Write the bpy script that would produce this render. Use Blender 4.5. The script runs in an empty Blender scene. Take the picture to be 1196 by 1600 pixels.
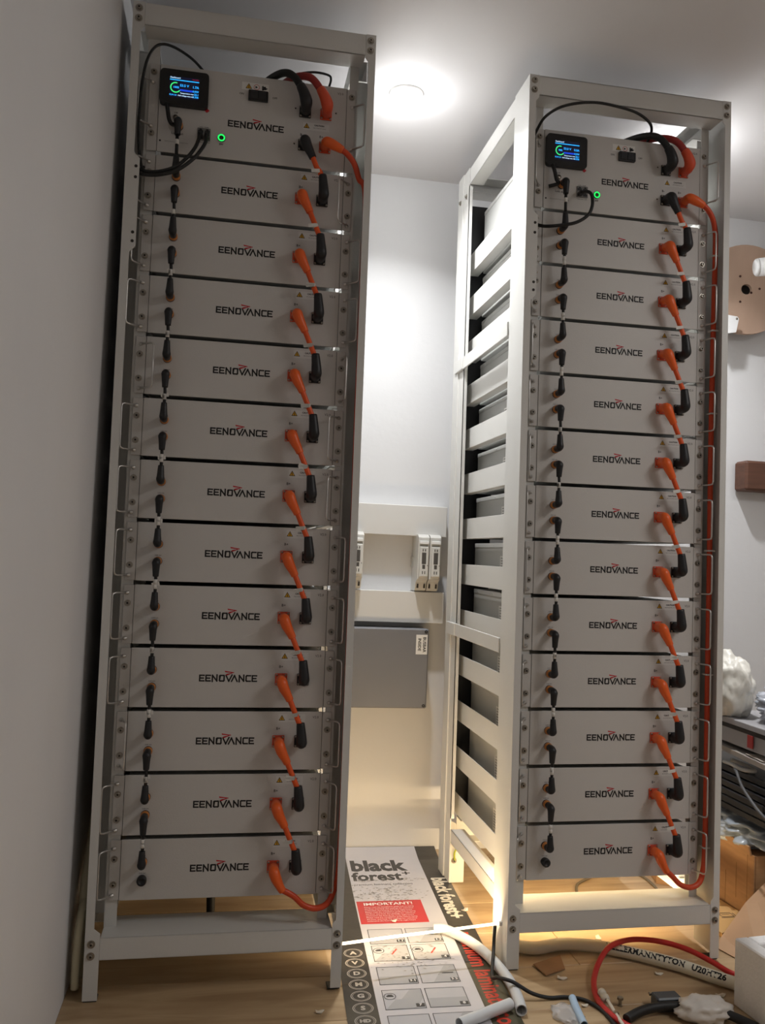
import bpy, bmesh, math, random
from mathutils import Vector, Matrix, noise
random.seed(4)
S = bpy.context.scene
COL = S.collection
PI = math.pi
# ------------------------------------------------------------------ camera
cam = bpy.data.cameras.new('camera'); camo = bpy.data.objects.new('camera', cam); COL.objects.link(camo)
cam.sensor_fit = 'VERTICAL'; cam.sensor_height = 24.0; cam.lens = 24.0 * 1333.66 / 1600.0
cam.clip_start = 0.02; cam.clip_end = 50
RM = ((0.98283, 0.17728, -0.05123), (-0.17944, 0.98290, -0.04121), (0.04304, 0.04969, 0.99784))  # columns: right, forward, up
camo.matrix_world = Matrix(((RM[0][0], RM[0][2], -RM[0][1], 0.25526), (RM[1][0], RM[1][2], -RM[1][1], -1.95028),
                            (RM[2][0], RM[2][2], -RM[2][1], 0.98371), (0, 0, 0, 1)))
S.camera = camo
# ------------------------------------------------------------------ world, lights, exposure
w = bpy.data.worlds.new('world'); S.world = w; w.use_nodes = True
w.node_tree.nodes['Background'].inputs[0].default_value = (0.8, 0.85, 1, 1); w.node_tree.nodes['Background'].inputs[1].default_value = 0.02
S.view_settings.view_transform = 'Standard'; S.view_settings.look = 'None'; S.view_settings.gamma = 1
S.view_settings.use_curve_mapping = False; S.view_settings.exposure = 0.0
LAMP_1 = (0.690, 0.365, 2.289); LAMP_2 = (1.590, 0.420, 2.289)
P_LAMP1, P_LAMP2, P_ROOM, E_STRIP = 9.0, 9.8, 16.5, 5.0
P_GLOW, P_STRIP = 1.6, 2.5   # light the domed diffusers throw sideways; light of the led strip
def area(name, loc, size, power, col, rot=(0, 0, 0), shape='DISK'):
    l = bpy.data.lights.new(name, 'AREA'); l.shape = shape; l.size = size; l.energy = power; l.color = col
    o = bpy.data.objects.new(name, l); COL.objects.link(o); o.location = loc; o.rotation_euler = rot
    return o
# added fill light, stands in for light from the unseen part of the room
area('room_fill_light', (2.30, -1.35, 2.26), .8, P_ROOM, (1, 0.975, 0.95))
# ------------------------------------------------------------------ materials
def srgb(r, g, b):
    f = lambda c: (c / 255) / 12.92 if c / 255 <= 0.04045 else (((c / 255) + 0.055) / 1.055) ** 2.4
    return (f(r), f(g), f(b), 1)
MATS = {}
def mat(name, col, rough=0.5, metal=0.0, noise_amt=0.0, noise_scale=8.0, bump=0.0, bump_scale=60.0, emit=None, estr=0.0, rand=0.0, trans=0.0, alpha=1.0, coat=0.0, sss=0.0, stretch=None):
    if name in MATS: return MATS[name]
    m = bpy.data.materials.new(name); m.use_nodes = True; nt = m.node_tree; b = nt.nodes['Principled BSDF']
    b.inputs['Base Color'].default_value = col; b.inputs['Roughness'].default_value = rough; b.inputs['Metallic'].default_value = metal
    b.inputs['Transmission Weight'].default_value = trans; b.inputs['Alpha'].default_value = alpha; b.inputs['Coat Weight'].default_value = coat
    if sss: b.inputs['Subsurface Weight'].default_value = sss; b.inputs['Subsurface Radius'].default_value = (.01, .01, .01)
    tc = nt.nodes.new('ShaderNodeTexCoord'); mp = nt.nodes.new('ShaderNodeMapping'); nt.links.new(tc.outputs['Object'], mp.inputs[0])
    if stretch: mp.inputs['Scale'].default_value = stretch
    if noise_amt or rand:
        n = nt.nodes.new('ShaderNodeTexNoise'); n.inputs['Scale'].default_value = noise_scale; n.inputs['Detail'].default_value = 6
        nt.links.new(mp.outputs[0], n.inputs[0])
        mr = nt.nodes.new('ShaderNodeMapRange'); mr.inputs[1].default_value = 0.3; mr.inputs[2].default_value = 0.7
        mr.inputs[3].default_value = 1 - noise_amt; mr.inputs[4].default_value = 1 + noise_amt * .5
        nt.links.new(n.outputs[0], mr.inputs[0]); v = mr.outputs[0]
        if rand:
            oi = nt.nodes.new('ShaderNodeObjectInfo'); m2 = nt.nodes.new('ShaderNodeMapRange'); m2.inputs[3].default_value = 1 - rand; m2.inputs[4].default_value = 1 + rand
            nt.links.new(oi.outputs['Random'], m2.inputs[0]); mm = nt.nodes.new('ShaderNodeMath'); mm.operation = 'MULTIPLY'
            nt.links.new(v, mm.inputs[0]); nt.links.new(m2.outputs[0], mm.inputs[1]); v = mm.outputs[0]
        vm = nt.nodes.new('ShaderNodeVectorMath'); vm.operation = 'SCALE'; vm.inputs[0].default_value = col[:3]
        nt.links.new(v, vm.inputs['Scale']); nt.links.new(vm.outputs[0], b.inputs['Base Color'])
    if bump:
        n = nt.nodes.new('ShaderNodeTexNoise'); n.inputs['Scale'].default_value = bump_scale; n.inputs['Detail'].default_value = 4
        nt.links.new(mp.outputs[0], n.inputs[0]); bp = nt.nodes.new('ShaderNodeBump'); bp.inputs['Strength'].default_value = bump; bp.inputs['Distance'].default_value = 0.002
        nt.links.new(n.outputs[0], bp.inputs['Height']); nt.links.new(bp.outputs[0], b.inputs['Normal'])
    if emit: b.inputs['Emission Color'].default_value = emit; b.inputs['Emission Strength'].default_value = estr
    MATS[name] = m; return m
WALL = mat('painted wall', srgb(224, 224, 225), 0.75, noise_amt=.03, noise_scale=3, bump=.25, bump_scale=45)
CEIL = mat('painted ceiling', srgb(222, 220, 221), 0.8, noise_amt=.03, noise_scale=2)
RACKW = mat('white powder coated steel', srgb(218, 217, 213), 0.42, noise_amt=.03, noise_scale=4, bump=.15, bump_scale=300)
PANEL = mat('light grey powder coated front', srgb(206, 203, 199), 0.45, noise_amt=.02, noise_scale=6, bump=.15, bump_scale=500)
CASE = mat('grey sheet steel case', srgb(190, 190, 187), 0.5, bump=.1, bump_scale=400)
SEAM = mat('dark seam', srgb(60, 56, 53), 0.8)
STEEL = mat('stainless steel', srgb(214, 212, 208), 0.34, .85)
BOLT = mat('zinc bolt', srgb(168, 162, 152), 0.32, 1.0, noise_amt=.2, noise_scale=200)
BLACK = mat('black plastic', srgb(26, 27, 30), 0.45)
RUBBER = mat('black cable rubber', srgb(22, 22, 22), 0.55, noise_amt=.1, noise_scale=40)
ORANGE = mat('orange cable', srgb(236, 92, 32), 0.42, noise_amt=.05, noise_scale=40)
ORANGE_P = mat('orange plug', srgb(240, 102, 36), 0.38)
COLLAR = mat('orange ring', srgb(205, 130, 60), 0.35)
RED = mat('red cable', srgb(192, 42, 38), 0.45, noise_amt=.05, noise_scale=40)
REDO = mat('red orange plug', srgb(222, 84, 50), 0.45)
INK = mat('black print', srgb(22, 20, 22), 0.6)
REDINK = mat('red print', srgb(196, 34, 44), 0.6)
YELLOW = mat('yellow print', srgb(222, 170, 40), 0.6)
LABEL = mat('white sticker', srgb(232, 230, 226), 0.5)
GREYLINE = mat('grey print', srgb(120, 118, 116), 0.6)
def emat(n, c, s): return mat(n, srgb(8, 8, 8), .4, emit=c, estr=s)
SCR_BG = emat('screen glow background', srgb(14, 20, 52), .5)
SCR_CY = emat('screen cyan', srgb(40, 170, 255), 1.3)
SCR_WH = emat('screen white blue', srgb(190, 225, 255), 1.2)
SCR_GR = emat('screen green', srgb(60, 225, 120), 1.2)
SCR_BL = emat('screen blue', srgb(25, 70, 220), 1.0)
SCR_RD = emat('screen red', srgb(220, 40, 60), .6)
RING = emat('green led ring', srgb(30, 230, 90), 1.6)
LAMPE = emat('lamp diffuser glow', (1, 1, 1, 1), 14.0)
STRIP = emat('led strip glow', (1, .80, .50, 1), E_STRIP)
# ------------------------------------------------------------------ mesh helpers
class MB:
    def __init__(s): s.bm = bmesh.new(); s.mi = 0
    def _tag(s, fs):
        for f in fs: f.material_index = s.mi
    def m(s, i): s.mi = i; return s
    def box(s, lo, hi, b=0.0, rot=None, about=None):
        lo = Vector(lo); hi = Vector(hi); c = (lo + hi) / 2; d = hi - lo
        t = bmesh.new(); bmesh.ops.create_cube(t, size=1)
        for v in t.verts: v.co = Vector((v.co.x * d.x, v.co.y * d.y, v.co.z * d.z)) + c
        if b: bmesh.ops.bevel(t, geom=t.edges[:], offset=b, segments=1, affect='EDGES')
        if rot is not None:
            a = Vector(about) if about is not None else c
            for v in t.verts: v.co = rot @ (v.co - a) + a
        s._merge(t); return s
    def _merge(s, t):
        vm = {}
        for v in t.verts: vm[v] = s.bm.verts.new(v.co)
        for f in t.faces:
            try: g = s.bm.faces.new([vm[v] for v in f.verts]); g.material_index = s.mi; g.smooth = f.smooth
            except ValueError: pass
        t.free()
    def quad(s, *p):
        f = s.bm.faces.new([s.bm.verts.new(Vector(q)) for q in p]); f.material_index = s.mi; return s
    def prism(s, poly, axis, a, b, bev=0):
        # poly = 2D points, axis = extrusion axis (0,1,2) from a to b; the other two axes in order
        def P(p, t):
            if axis == 0: return (t, p[0], p[1])
            if axis == 1: return (p[0], t, p[1])
            return (p[0], p[1], t)
        t = bmesh.new(); A = [t.verts.new(P(p, a)) for p in poly]; B = [t.verts.new(P(p, b)) for p in poly]; n = len(poly)
        t.faces.new(A); t.faces.new(B[::-1])
        for i in range(n): t.faces.new((A[i], B[i], B[(i + 1) % n], A[(i + 1) % n]))
        bmesh.ops.recalc_face_normals(t, faces=t.faces[:])
        if bev: bmesh.ops.bevel(t, geom=t.edges[:], offset=bev, segments=1, affect='EDGES')
        s._merge(t); return s
    def lathe(s, c, axis, prof, n=16, smooth=True):
        # prof = [(dist along axis, radius)...]
        c = Vector(c); ax = Vector(axis).normalized(); u = ax.orthogonal().normalized(); v = ax.cross(u); rings = []
        for d, r in prof:
            if r <= 1e-6: rings.append([s.bm.verts.new(c + ax * d)])
            else: rings.append([s.bm.verts.new(c + ax * d + u * (r * math.cos(2 * PI * k / n)) + v * (r * math.sin(2 * PI * k / n))) for k in range(n)])
        for A, B in zip(rings, rings[1:]):
            for k in range(n):
                k2 = (k + 1) % n
                if len(A) == 1 and len(B) == 1: continue
                if len(A) == 1: f = s.bm.faces.new((A[0], B[k2], B[k]))
                elif len(B) == 1: f = s.bm.faces.new((A[k], A[k2], B[0]))
                else: f = s.bm.faces.new((A[k], A[k2], B[k2], B[k]))
                f.material_index = s.mi; f.smooth = smooth
        return s
    def tube(s, pts, rad, n=10, res=6, cap=True, smooth=True, spline=True):
        P = [Vector(p) for p in pts]; R = rad if isinstance(rad, (list, tuple)) else [rad] * len(P)
        if spline and len(P) > 2:
            Q = []; T = []
            for i in range(len(P) - 1):
                p0 = P[max(i - 1, 0)]; p1 = P[i]; p2 = P[i + 1]; p3 = P[min(i + 2, len(P) - 1)]
                for k in range(res):
                    t = k / res; a = 2 * p1; b = p2 - p0; c = 2 * p0 - 5 * p1 + 4 * p2 - p3; d = -p0 + 3 * p1 - 3 * p2 + p3
                    Q.append(0.5 * (a + b * t + c * t * t + d * t ** 3)); T.append(R[i] * (1 - t) + R[i + 1] * t)
            Q.append(P[-1]); T.append(R[-1]); P, R = Q, T
        rings = []; tan = (P[1] - P[0]).normalized(); u = tan.orthogonal().normalized()
        for i, p in enumerate(P):
            t2 = (P[min(i + 1, len(P) - 1)] - P[max(i - 1, 0)])
            t2 = t2.normalized() if t2.length > 1e-9 else tan
            u = (u - t2 * u.dot(t2)); u = u.normalized() if u.length > 1e-6 else t2.orthogonal().normalized()
            v = t2.cross(u); tan = t2
            rings.append([s.bm.verts.new(p + u * (R[i] * math.cos(2 * PI * k / n)) + v * (R[i] * math.sin(2 * PI * k / n))) for k in range(n)])
        for A, B in zip(rings, rings[1:]):
            for k in range(n):
                f = s.bm.faces.new((A[k], A[(k + 1) % n], B[(k + 1) % n], B[k])); f.material_index = s.mi; f.smooth = smooth
        if cap:
            for r in (rings[0][::-1], rings[-1]): f = s.bm.faces.new(r); f.material_index = s.mi
        return s
    def mesh(s, name, mats):
        me = bpy.data.meshes.new(name)
        bmesh.ops.recalc_face_normals(s.bm, faces=s.bm.faces[:])
        s.bm.to_mesh(me); s.bm.free()
        for m_ in (mats if isinstance(mats, (list, tuple)) else [mats]): me.materials.append(m_)
        return me
    def build(s, name, mats, parent=None, **k): return link(name, s.mesh(name, mats), parent, **k)
def link(name, data, parent=None, loc=None, rotz=None, **props):
    o = bpy.data.objects.new(name, data); COL.objects.link(o)
    if parent is not None: o.parent = parent
    if loc: o.location = loc
    if rotz: o.rotation_euler[2] = rotz
    for k, v in props.items(): o[k] = v
    return o
def tag(o, label, cat, group=None):
    o['label'] = label; o['category'] = cat
    if group: o['group'] = group
    return o
def thing(name, label, cat, loc=(0, 0, 0), rot=(0, 0, 0), group=None):
    o = link(name, None); o.empty_display_size = .02; o.location = loc; o.rotation_euler = rot; return tag(o, label, cat, group)
def dup(root):
    r = root.copy(); COL.objects.link(r)
    for ch in list(root.children):
        c = ch.copy(); COL.objects.link(c); c.parent = r
        for g in ch.children: d = g.copy(); COL.objects.link(d); d.parent = c
    return r
def text_mesh(txt, size, align='CENTER', squeeze=1.0, offset=0.0, res=2):
    cu = bpy.data.curves.new('txt', 'FONT'); cu.body = txt; cu.size = size; cu.align_x = align; cu.align_y = 'CENTER'
    cu.resolution_u = res; cu.offset = offset; cu.fill_mode = 'FRONT'
    o = bpy.data.objects.new('txt', cu); COL.objects.link(o); bpy.context.view_layer.update()
    me = bpy.data.meshes.new_from_object(o.evaluated_get(bpy.context.evaluated_depsgraph_get()))
    V = [(v.co.x * squeeze, v.co.y) for v in me.vertices]; F = [tuple(p.vertices) for p in me.polygons]
    bpy.data.objects.remove(o); bpy.data.curves.remove(cu); bpy.data.meshes.remove(me)
    return V, F
def add_text(mb, txt, size, fn, **k):
    # fn maps the text's (x, y) to a 3D point
    V, F = text_mesh(txt, size, **k); vs = [mb.bm.verts.new(Vector(fn(x, y))) for x, y in V]
    for f in F:
        try: g = mb.bm.faces.new([vs[i] for i in f]); g.material_index = mb.mi
        except ValueError: pass
def front(cx, cz, y=0.0): return lambda u, v: (cx + u, y, cz + v)
def strokes(mb, pts, t, fn):
    # polyline of flat mitred strokes
    for a, b in zip(pts, pts[1:]):
        a = Vector((a[0], a[1])); b = Vector((b[0], b[1])); d = (b - a).normalized(); n = Vector((-d.y, d.x)) * t / 2; e = d * t / 2
        mb.quad(*[fn(*p) for p in (a - e - n, b + e - n, b + e + n, a - e + n)])
# ------------------------------------------------------------------ the room
def struct(name, mb, mats): o = mb.build(name, mats); o['kind'] = 'structure'; return o
WX, WY, CZ = -0.040, 0.893, 2.289
struct('wall_back', MB().box((WX - .1, WY, -.05), (3.4, WY + .1, CZ + .1)), WALL)
struct('wall_left', MB().box((WX - .1, -3.4, -.05), (WX, WY, CZ + .1)), WALL)
struct('wall_right', MB().box((3.3, -3.4, -.05), (3.4, WY, CZ + .1)), WALL)
struct('wall_front', MB().box((WX, -3.4, -.05), (3.3, -3.3, CZ + .1)), WALL)
struct('ceiling', MB().box((WX, -3.3, CZ), (3.3, WY, CZ + .1)), CEIL)
struct('trim_1', MB().box((1.15, -3.3, CZ - .012), (3.3, -.62, CZ - .0001), .003), CEIL)
floor = struct('floor', MB().box((WX, -3.3, -.06), (3.3, WY, -.009)), SEAM)
def plank_material():
    m = bpy.data.materials.new('oak laminate'); m.use_nodes = True; nt = m.node_tree; b = nt.nodes['Principled BSDF']
    tc = nt.nodes.new('ShaderNodeTexCoord'); mp = nt.nodes.new('ShaderNodeMapping'); mp.inputs['Scale'].default_value = (1.2, 9, 9)
    oi = nt.nodes.new('ShaderNodeObjectInfo'); va = nt.nodes.new('ShaderNodeVectorMath'); va.operation = 'MULTIPLY_ADD'; va.inputs[1].default_value = (7, 3, 0)
    nt.links.new(oi.outputs['Random'], va.inputs[0]); nt.links.new(tc.outputs['Object'], va.inputs[2]); nt.links.new(va.outputs[0], mp.inputs[0])
    n = nt.nodes.new('ShaderNodeTexNoise'); n.inputs['Scale'].default_value = 2.4; n.inputs['Detail'].default_value = 8; n.inputs['Distortion'].default_value = 1.2
    nt.links.new(mp.outputs[0], n.inputs[0]); r = nt.nodes.new('ShaderNodeValToRGB'); e = r.color_ramp.elements
    e[0].position = .3; e[0].color = srgb(164, 136, 102); e[1].position = .7; e[1].color = srgb(196, 170, 134)
    nt.links.new(n.outputs[0], r.inputs[0])
    mr = nt.nodes.new('ShaderNodeMapRange'); mr.inputs[3].default_value = .9; mr.inputs[4].default_value = 1.08; nt.links.new(oi.outputs['Random'], mr.inputs[0])
    vm = nt.nodes.new('ShaderNodeVectorMath'); vm.operation = 'SCALE'; nt.links.new(r.outputs[0], vm.inputs[0]); nt.links.new(mr.outputs[0], vm.inputs['Scale'])
    nt.links.new(vm.outputs[0], b.inputs['Base Color']); b.inputs['Roughness'].default_value = .42
    return m
PLANK = plank_material()
plank_me = MB().box((.0006, .0006, -.009), (1.2, .19, 0), .0012).mesh('plank', PLANK)
y0 = .068 + .19 * 4
for r_ in range(-7, 10):
    yy = y0 - .19 * (r_ + 7) - .0 
    xo = WX - (0, .42, .8)[r_ % 3]
    for c_ in range(3):
        x_ = xo + 1.2006 * c_
        x1 = max(x_, WX)
        if x1 == x_: link('plank', plank_me, floor, (x_, yy, 0))
        else: MB().box((x1, yy + .0006, -.009), (x_ + 1.2, yy + .19, 0), .0012).build('plank', PLANK, floor)
# ------------------------------------------------------------------ racks
RW, RH, RD, RR = 0.558, 2.207, 0.655, 0.051
def C(k): return 0.2563 + (12 - k) * 0.1416            # row centre heights; row 0 is the control unit
def bolt_mb(mb, p, r=.0048, d=(0, -1, 0)):
    mb.m(0).lathe(p, d, [(0, r * 1.75), (.0012, r * 1.75), (.0012, r * 1.02)], 14, False)
    mb.lathe(p, d, [(.0012, r), (.0042, r), (.0052, r * .85), (.0052, r * .5)], 12, False)
    mb.m(1).lathe(p, d, [(.0052, r * .5), (.0035, r * .48), (.0035, 0)], 6, False)
_b = MB(); bolt_mb(_b, (0, 0, 0)); BOLT_ME = _b.mesh('bolt', [BOLT, SEAM])
RACKS = {}
def make_rack(name, label, loc, lean):
    t = thing('battery_rack', label, 'rack', loc, (0, lean, 0)); X = RW
    th = .0025
    def lpost(zsegs, mirror, rear):
        mb = MB(); s = (lambda x: X - x) if mirror else (lambda x: x)
        poly = [(s(0), 0)]
        for wd, z0, z1 in zsegs: poly += [(s(wd), z0), (s(wd), z1)]
        poly += [(s(0), RH)]
        ya, yb = (RD - th, RD) if rear else (0, th)
        mb.prism(poly, 1, ya, yb)
        a, b = sorted((s(0), s(th)))
        if rear:
            mb.box((a, RD - .112, 0), (b, RD - th, RH)); c1, c2 = sorted((s(0), s(.012))); mb.box((c1, RD - .112, .19), (c2, RD - .109, 2.15))
            c1, c2 = sorted((s(-.004), s(0))); mb.box((c1, RD - .058, .0), (c2, RD - .001, RH))
        else:
            mb.box((a, th, 0), (b, .112, RH)); c1, c2 = sorted((s(th), s(.0325))); mb.box((c1, .109, .14), (c2, .112, 2.15))
        c1, c2 = sorted((s(.002), s(.028)))
        return mb.build('post', RACKW, t)
    wide = .031
    lpost([(wide, 0, .14), (.018, .15, 1.632), (wide, 1.645, 1.846), (.018, 1.858, 2.14), (.026, 2.15, RH)], False, False)
    lpost([(.024, 0, .14), (.0165, .15, 2.14), (.024, 2.15, RH)], True, False)
    lpost([(.05, 0, .14), (.03, .15, RH)], False, True); lpost([(.05, 0, .14), (.03, .15, RH)], True, True)
    def chan(x0, x1, y0_, y1_, z0, z1, nm):  # a C channel beam: face plus two flanges
        mb = MB()
        if x1 - x0 > y1_ - y0_:
            f = y0_ if y0_ < .3 else y1_ - th
            mb.box((x0, f, z0), (x1, f + th, z1), .0006); mb.box((x0, y0_, z1 - th), (x1, y1_, z1), .0006); mb.box((x0, y0_, z0), (x1, y1_, z0 + th), .0006)
        else:
            f = x0 if x0 < .3 else x1 - th
            mb.box((f, y0_, z0), (f + th, y1_, z1), .0006); mb.box((x0, y0_, z1 - th), (x1, y1_, z1), .0006); mb.box((x0, y0_, z0), (x1, y1_, z0 + th), .0006)
        return mb.build(nm, RACKW, t)
    chan(.0262, X - .0242, .0003, .058, RH - .052, RH - .0008, 'front_beam')
    chan(.0312, X - .0242, .0003, .112, .084, .1315, 'front_beam')
    chan(.0302, X - .0302, RD - .058, RD - .0003, RH - .052, RH - .0008, 'rear_beam')
    chan(.0502, X - .0502, RD - .058, RD - .0003, .100, .165, 'rear_beam')
    for a, b in ((.0, .045), (X - .045, X)):
        chan(a + .0027 if a == 0 else a, b if a == 0 else b - .0027, .1125, RD - .1125, RH - .052, RH - .0008, 'side_beam')
        chan(a + .0027 if a == 0 else a, b if a == 0 else b - .0027, .1125, RD - .1125, .118, .158, 'side_beam')
    for z in (1.566, .742):
        for a, b in ((-.0085, -.0042), (X + .0042, X + .0085)):
            i0, i1 = (-.0046, -.0001) if a < 0 else (X + .0001, X + .0046)
            mb = MB().box((i0, .1125, z), (i1, RD - .0585, z + .038), .0012); mb.build('side_brace', RACKW, t)
            MB().box((a, RD - .118, z), (b, RD - .03, z + .038), .0012).build('brace_end', RACKW, t)
    # vertical mounting rails that carry the ears of the units
    for s in (0, 1):
        for rear in (0,):
            x0, x1 = (.031, .0580) if s == 0 else (X - .0525, X - .031); yy = RR + .0035 if not rear else RD - .13
            mb = MB(); mb.box((x0, yy, .1318 if not rear else .2), (x1, yy + .002, 2.155)); xe = x0 if s == 0 else x1 - .002
            mb.box((xe, yy + .002, .1318 if not rear else .2), (xe + .002, yy + .035, 2.155))
            mb.build('mounting_rail', RACKW, t)
    MB().box((.034, .622, .20), (.125, .626, 2.12), .001).build('dark_gap_strip', BLACK, t)  # added black strip, keeps the gap behind the cases dark
    # shelf rails under every unit
    sr = MB(); sr.box((0, .0, 0), (.002, RD - .10, .062), .0005); sr.box((.002, 0, 0), (.030, RD - .10, .002)); sr = sr.mesh('shelf_rail', RACKW)
    for k in range(0, 13):
        z = C(k) - .0652 if k else 1.8895
        link('shelf_rail', sr, t, (.030, .095, z)); o = link('shelf_rail', sr, t, (X - .030, .095 + RD - .10, z), PI)
    for x, z in ((.013, 2.192), (.013, 2.168), (X - .013, 2.192), (X - .013, 2.168), (.0135, .119), (.0135, .094), (X - .0125, .119), (X - .0125, .094)):
        link('bolt', BOLT_ME, t, (x, -.0002, z))
    for yy in (RD - .03, RD - .085):                              # bolts on the outer side of the left rear corner
        o = link('bolt', BOLT_ME, t, (-.0045 if yy > RD - .05 else -.0005, yy, 2.125)); o.rotation_euler = (0, 0, -PI / 2)
    for z in (1.827, 1.802, 1.676, 1.656):
        MB().lathe((.0235, -.0006, z), (0, 1, 0), [(0, .0036), (.0004, .0036), (.0004, 0)], 10).build('rivet_nut', SEAM, t)
    foot = MB().box((.002, .002, -.004), (.03, .032, 0), .001).mesh('foot', BLACK)
    for a, b in ((0, 0), (X - .032, 0), (0, RD - .034), (X - .032, RD - .034)): link('foot', foot, t, (a, b, 0))
    RACKS[name] = t
    return t
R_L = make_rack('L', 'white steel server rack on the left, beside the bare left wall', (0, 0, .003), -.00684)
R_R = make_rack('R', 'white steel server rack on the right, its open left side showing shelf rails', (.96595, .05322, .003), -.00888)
# ground wire at the rear foot of the right rack
gw = MB().tube([(.003, RD - .117, .123), (.023, RD - .122, .112), (.013, RD - .124, .092), (.016, RD - .118, .068)], .0028, 8); gw.build('ground_wire', mat('green yellow wire', srgb(170, 180, 60), .5), R_R)
MB().box((.0, RD - .115, .0), (.046, RD - .1125, .150), .0006).build('corner_plate', RACKW, R_R)
for z in (.120, .066): link('bolt', BOLT_ME, R_R, (.014, RD - .1152, z))
# ------------------------------------------------------------------ prints
U = .129 / 865
def logo_mesh():
    mb = MB(); fn = lambda u, v: ((u - 592) * U, 0, (v - 50) * U); t = 22
    def E(x): strokes(mb, [(x + 72, 91), (x + 8, 92), (x + 8, 8), (x + 72, 8)], t, fn); strokes(mb, [(x + 8, 50), (x + 62, 50)], t, fn)
    def N(x): strokes(mb, [(x + 8, 0), (x + 8, 92), (x + 76, 8), (x + 76, 100)], t, fn)
    E(160); E(254); N(350)
    strokes(mb, [(466, 18), (476, 92), (530, 92), (534, 82), (534, 18), (526, 8), (474, 8), (466, 18), (466, 84)], t, fn)
    strokes(mb, [(562, 94), (606, 6), (652, 100)], t, fn); strokes(mb, [(648, 4), (690, 92), (732, 4)], t, fn)
    N(756); strokes(mb, [(934, 92), (878, 92), (868, 82), (868, 18), (878, 8), (934, 8)], t, fn); E(954)
    mb.m(1); mb.quad(fn(538, 164), fn(546, 142), fn(682, 130), fn(680, 142)); mb.quad(fn(558, 104), fn(572, 90), fn(684, 138), fn(676, 146)); mb.quad(fn(556, 108), fn(576, 118), fn(684, 140), fn(560, 92))
    return mb.mesh('logo_print', [INK, REDINK])
LOGO = logo_mesh()
def tri(mb, cx, cz, s, y=0):
    a = [(cx + s * math.sin(q), y, cz + s * math.cos(q)) for q in (0, 2 * PI / 3, 4 * PI / 3)]
    b = [(cx + s * .72 * math.sin(q), y - .0002, cz + s * .72 * math.cos(q)) for q in (0, 2 * PI / 3, 4 * PI / 3)]
    mb.m(1).quad(*a); mb.m(2).quad(*b)
    mb.m(1); f = lambda u, v: (cx + u * s, y - .0004, cz + v * s)
    strokes(mb, [(.06, .42), (-.12, .02), (.12, .02), (-.02, -.36)], .12, f)
def warn_mesh():
    mb = MB(); mb.m(3).box((-.008, -.0001, -.009), (.054, .0001, .009)); mb.m(0)
    tri(mb, .0, -.001, .0085, -.0003)
    mb.m(1); add_text(mb, 'CAUTION', .0052, front(.030, .0035, -.0003), offset=.0002); add_text(mb, 'RISK OF ELECTRIC SHOCK', .0026, front(.031, -.003, -.0003))
    return mb.mesh('warning_sticker', [LABEL, INK, YELLOW, mat('pale sticker', srgb(216, 214, 210), .5)])
WARN = warn_mesh()
def word(name, txt, size, mt=INK, **k):
    mb = MB(); add_text(mb, txt, size, front(0, 0), **k); return mb.mesh(name, mt)
T_V2 = word('version_print', 'V2.0', .0078); T_BP = word('socket_print', 'B+', .0085, offset=.0001); T_BM = word('socket_print', 'B-', .0085, offset=.0001)
T_LI = word('socket_print', 'Link in', .0042); T_LO = word('socket_print', 'Link out', .0042)
# ------------------------------------------------------------------ unit pieces
def ear_screw_mesh():
    mb = MB(); mb.m(0).lathe((0, 0, 0), (0, -1, 0), [(0, .0076), (.0011, .0076), (.0011, .0052), (.0042, .0050), (.0055, .0038), (.0055, .0024)], 14, False)
    mb.m(1).lathe((0, 0, 0), (0, -1, 0), [(.0055, .0024), (.004, .0024), (.004, 0)], 6, False); return mb.mesh('ear_screw', [BOLT, SEAM])
SCREW = ear_screw_mesh()
def handle_mesh(h):
    mb = MB(); d = .041
    mb.tube([(0, -.001, h), (0, -d + .008, h), (0, -d + .002, h - .002), (0, -d, h - .008), (0, -d, 0), (0, -d, -h + .008), (0, -d + .002, -h + .002), (0, -d + .008, -h), (0, -.001, -h)], .0022, 8, spline=False)
    for z in (h, -h): mb.lathe((0, 0, z), (0, -1, 0), [(0, .0046), (.004, .0044), (.007, .0026)], 10)
    return mb.mesh('handle', STEEL)
HAND = handle_mesh(.051); HAND4 = handle_mesh(.052)
def socket_plate(mt):
    mb = MB(); s = .0138; mb.box((-s, -.004, -s), (s, 0, s), .0012)
    mb.lathe((0, 0, 0), (0, -1, 0), [(.004, .0118), (.013, .0118)], 18)
    mb.m(1)
    for a in (-1, 1):
        for b in (-1, 1): mb.lathe((a * .0104, -.004, b * .0104), (0, -1, 0), [(0, .0026), (.0014, .0024), (.0016, 0)], 10)
    return mb.mesh('power_socket', [mt, BOLT])
SP_B, SP_O = socket_plate(BLACK), socket_plate(REDO)
def link_socket():
    mb = MB(); mb.lathe((0, 0, 0), (0, -1, 0), [(0, .0100), (.003, .0100), (.0042, .0088), (.0055, .0088), (.0055, .006)], 18); return mb.mesh('link_socket', BLACK)
LS = link_socket()
def side_label_mesh():
    mb = MB(); mb.m(0).box((-.0006, -.065, -.030), (0, .065, .030)); f = lambda u, v: (-.0008, -u, v)
    mb.m(2).quad(f(.046, -.028), f(.050, -.028), f(.050, .028), f(.046, .028)); mb.m(1)
    for i in range(7): z = .024 - i * .0075; mb.quad(f(-.058, z - .001), f(.01 + .02 * ((i * 37) % 5) / 5, z - .001), f(.01 + .02 * ((i * 37) % 5) / 5, z + .001), f(-.058, z + .001))
    for z in (.012, -.012): mb.quad(f(.052, z - .006), f(.062, z - .006), f(.062, z + .006), f(.052, z + .006))
    return mb.mesh('side_label', [LABEL, GREYLINE, REDINK])
SLAB = side_label_mesh()
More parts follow.
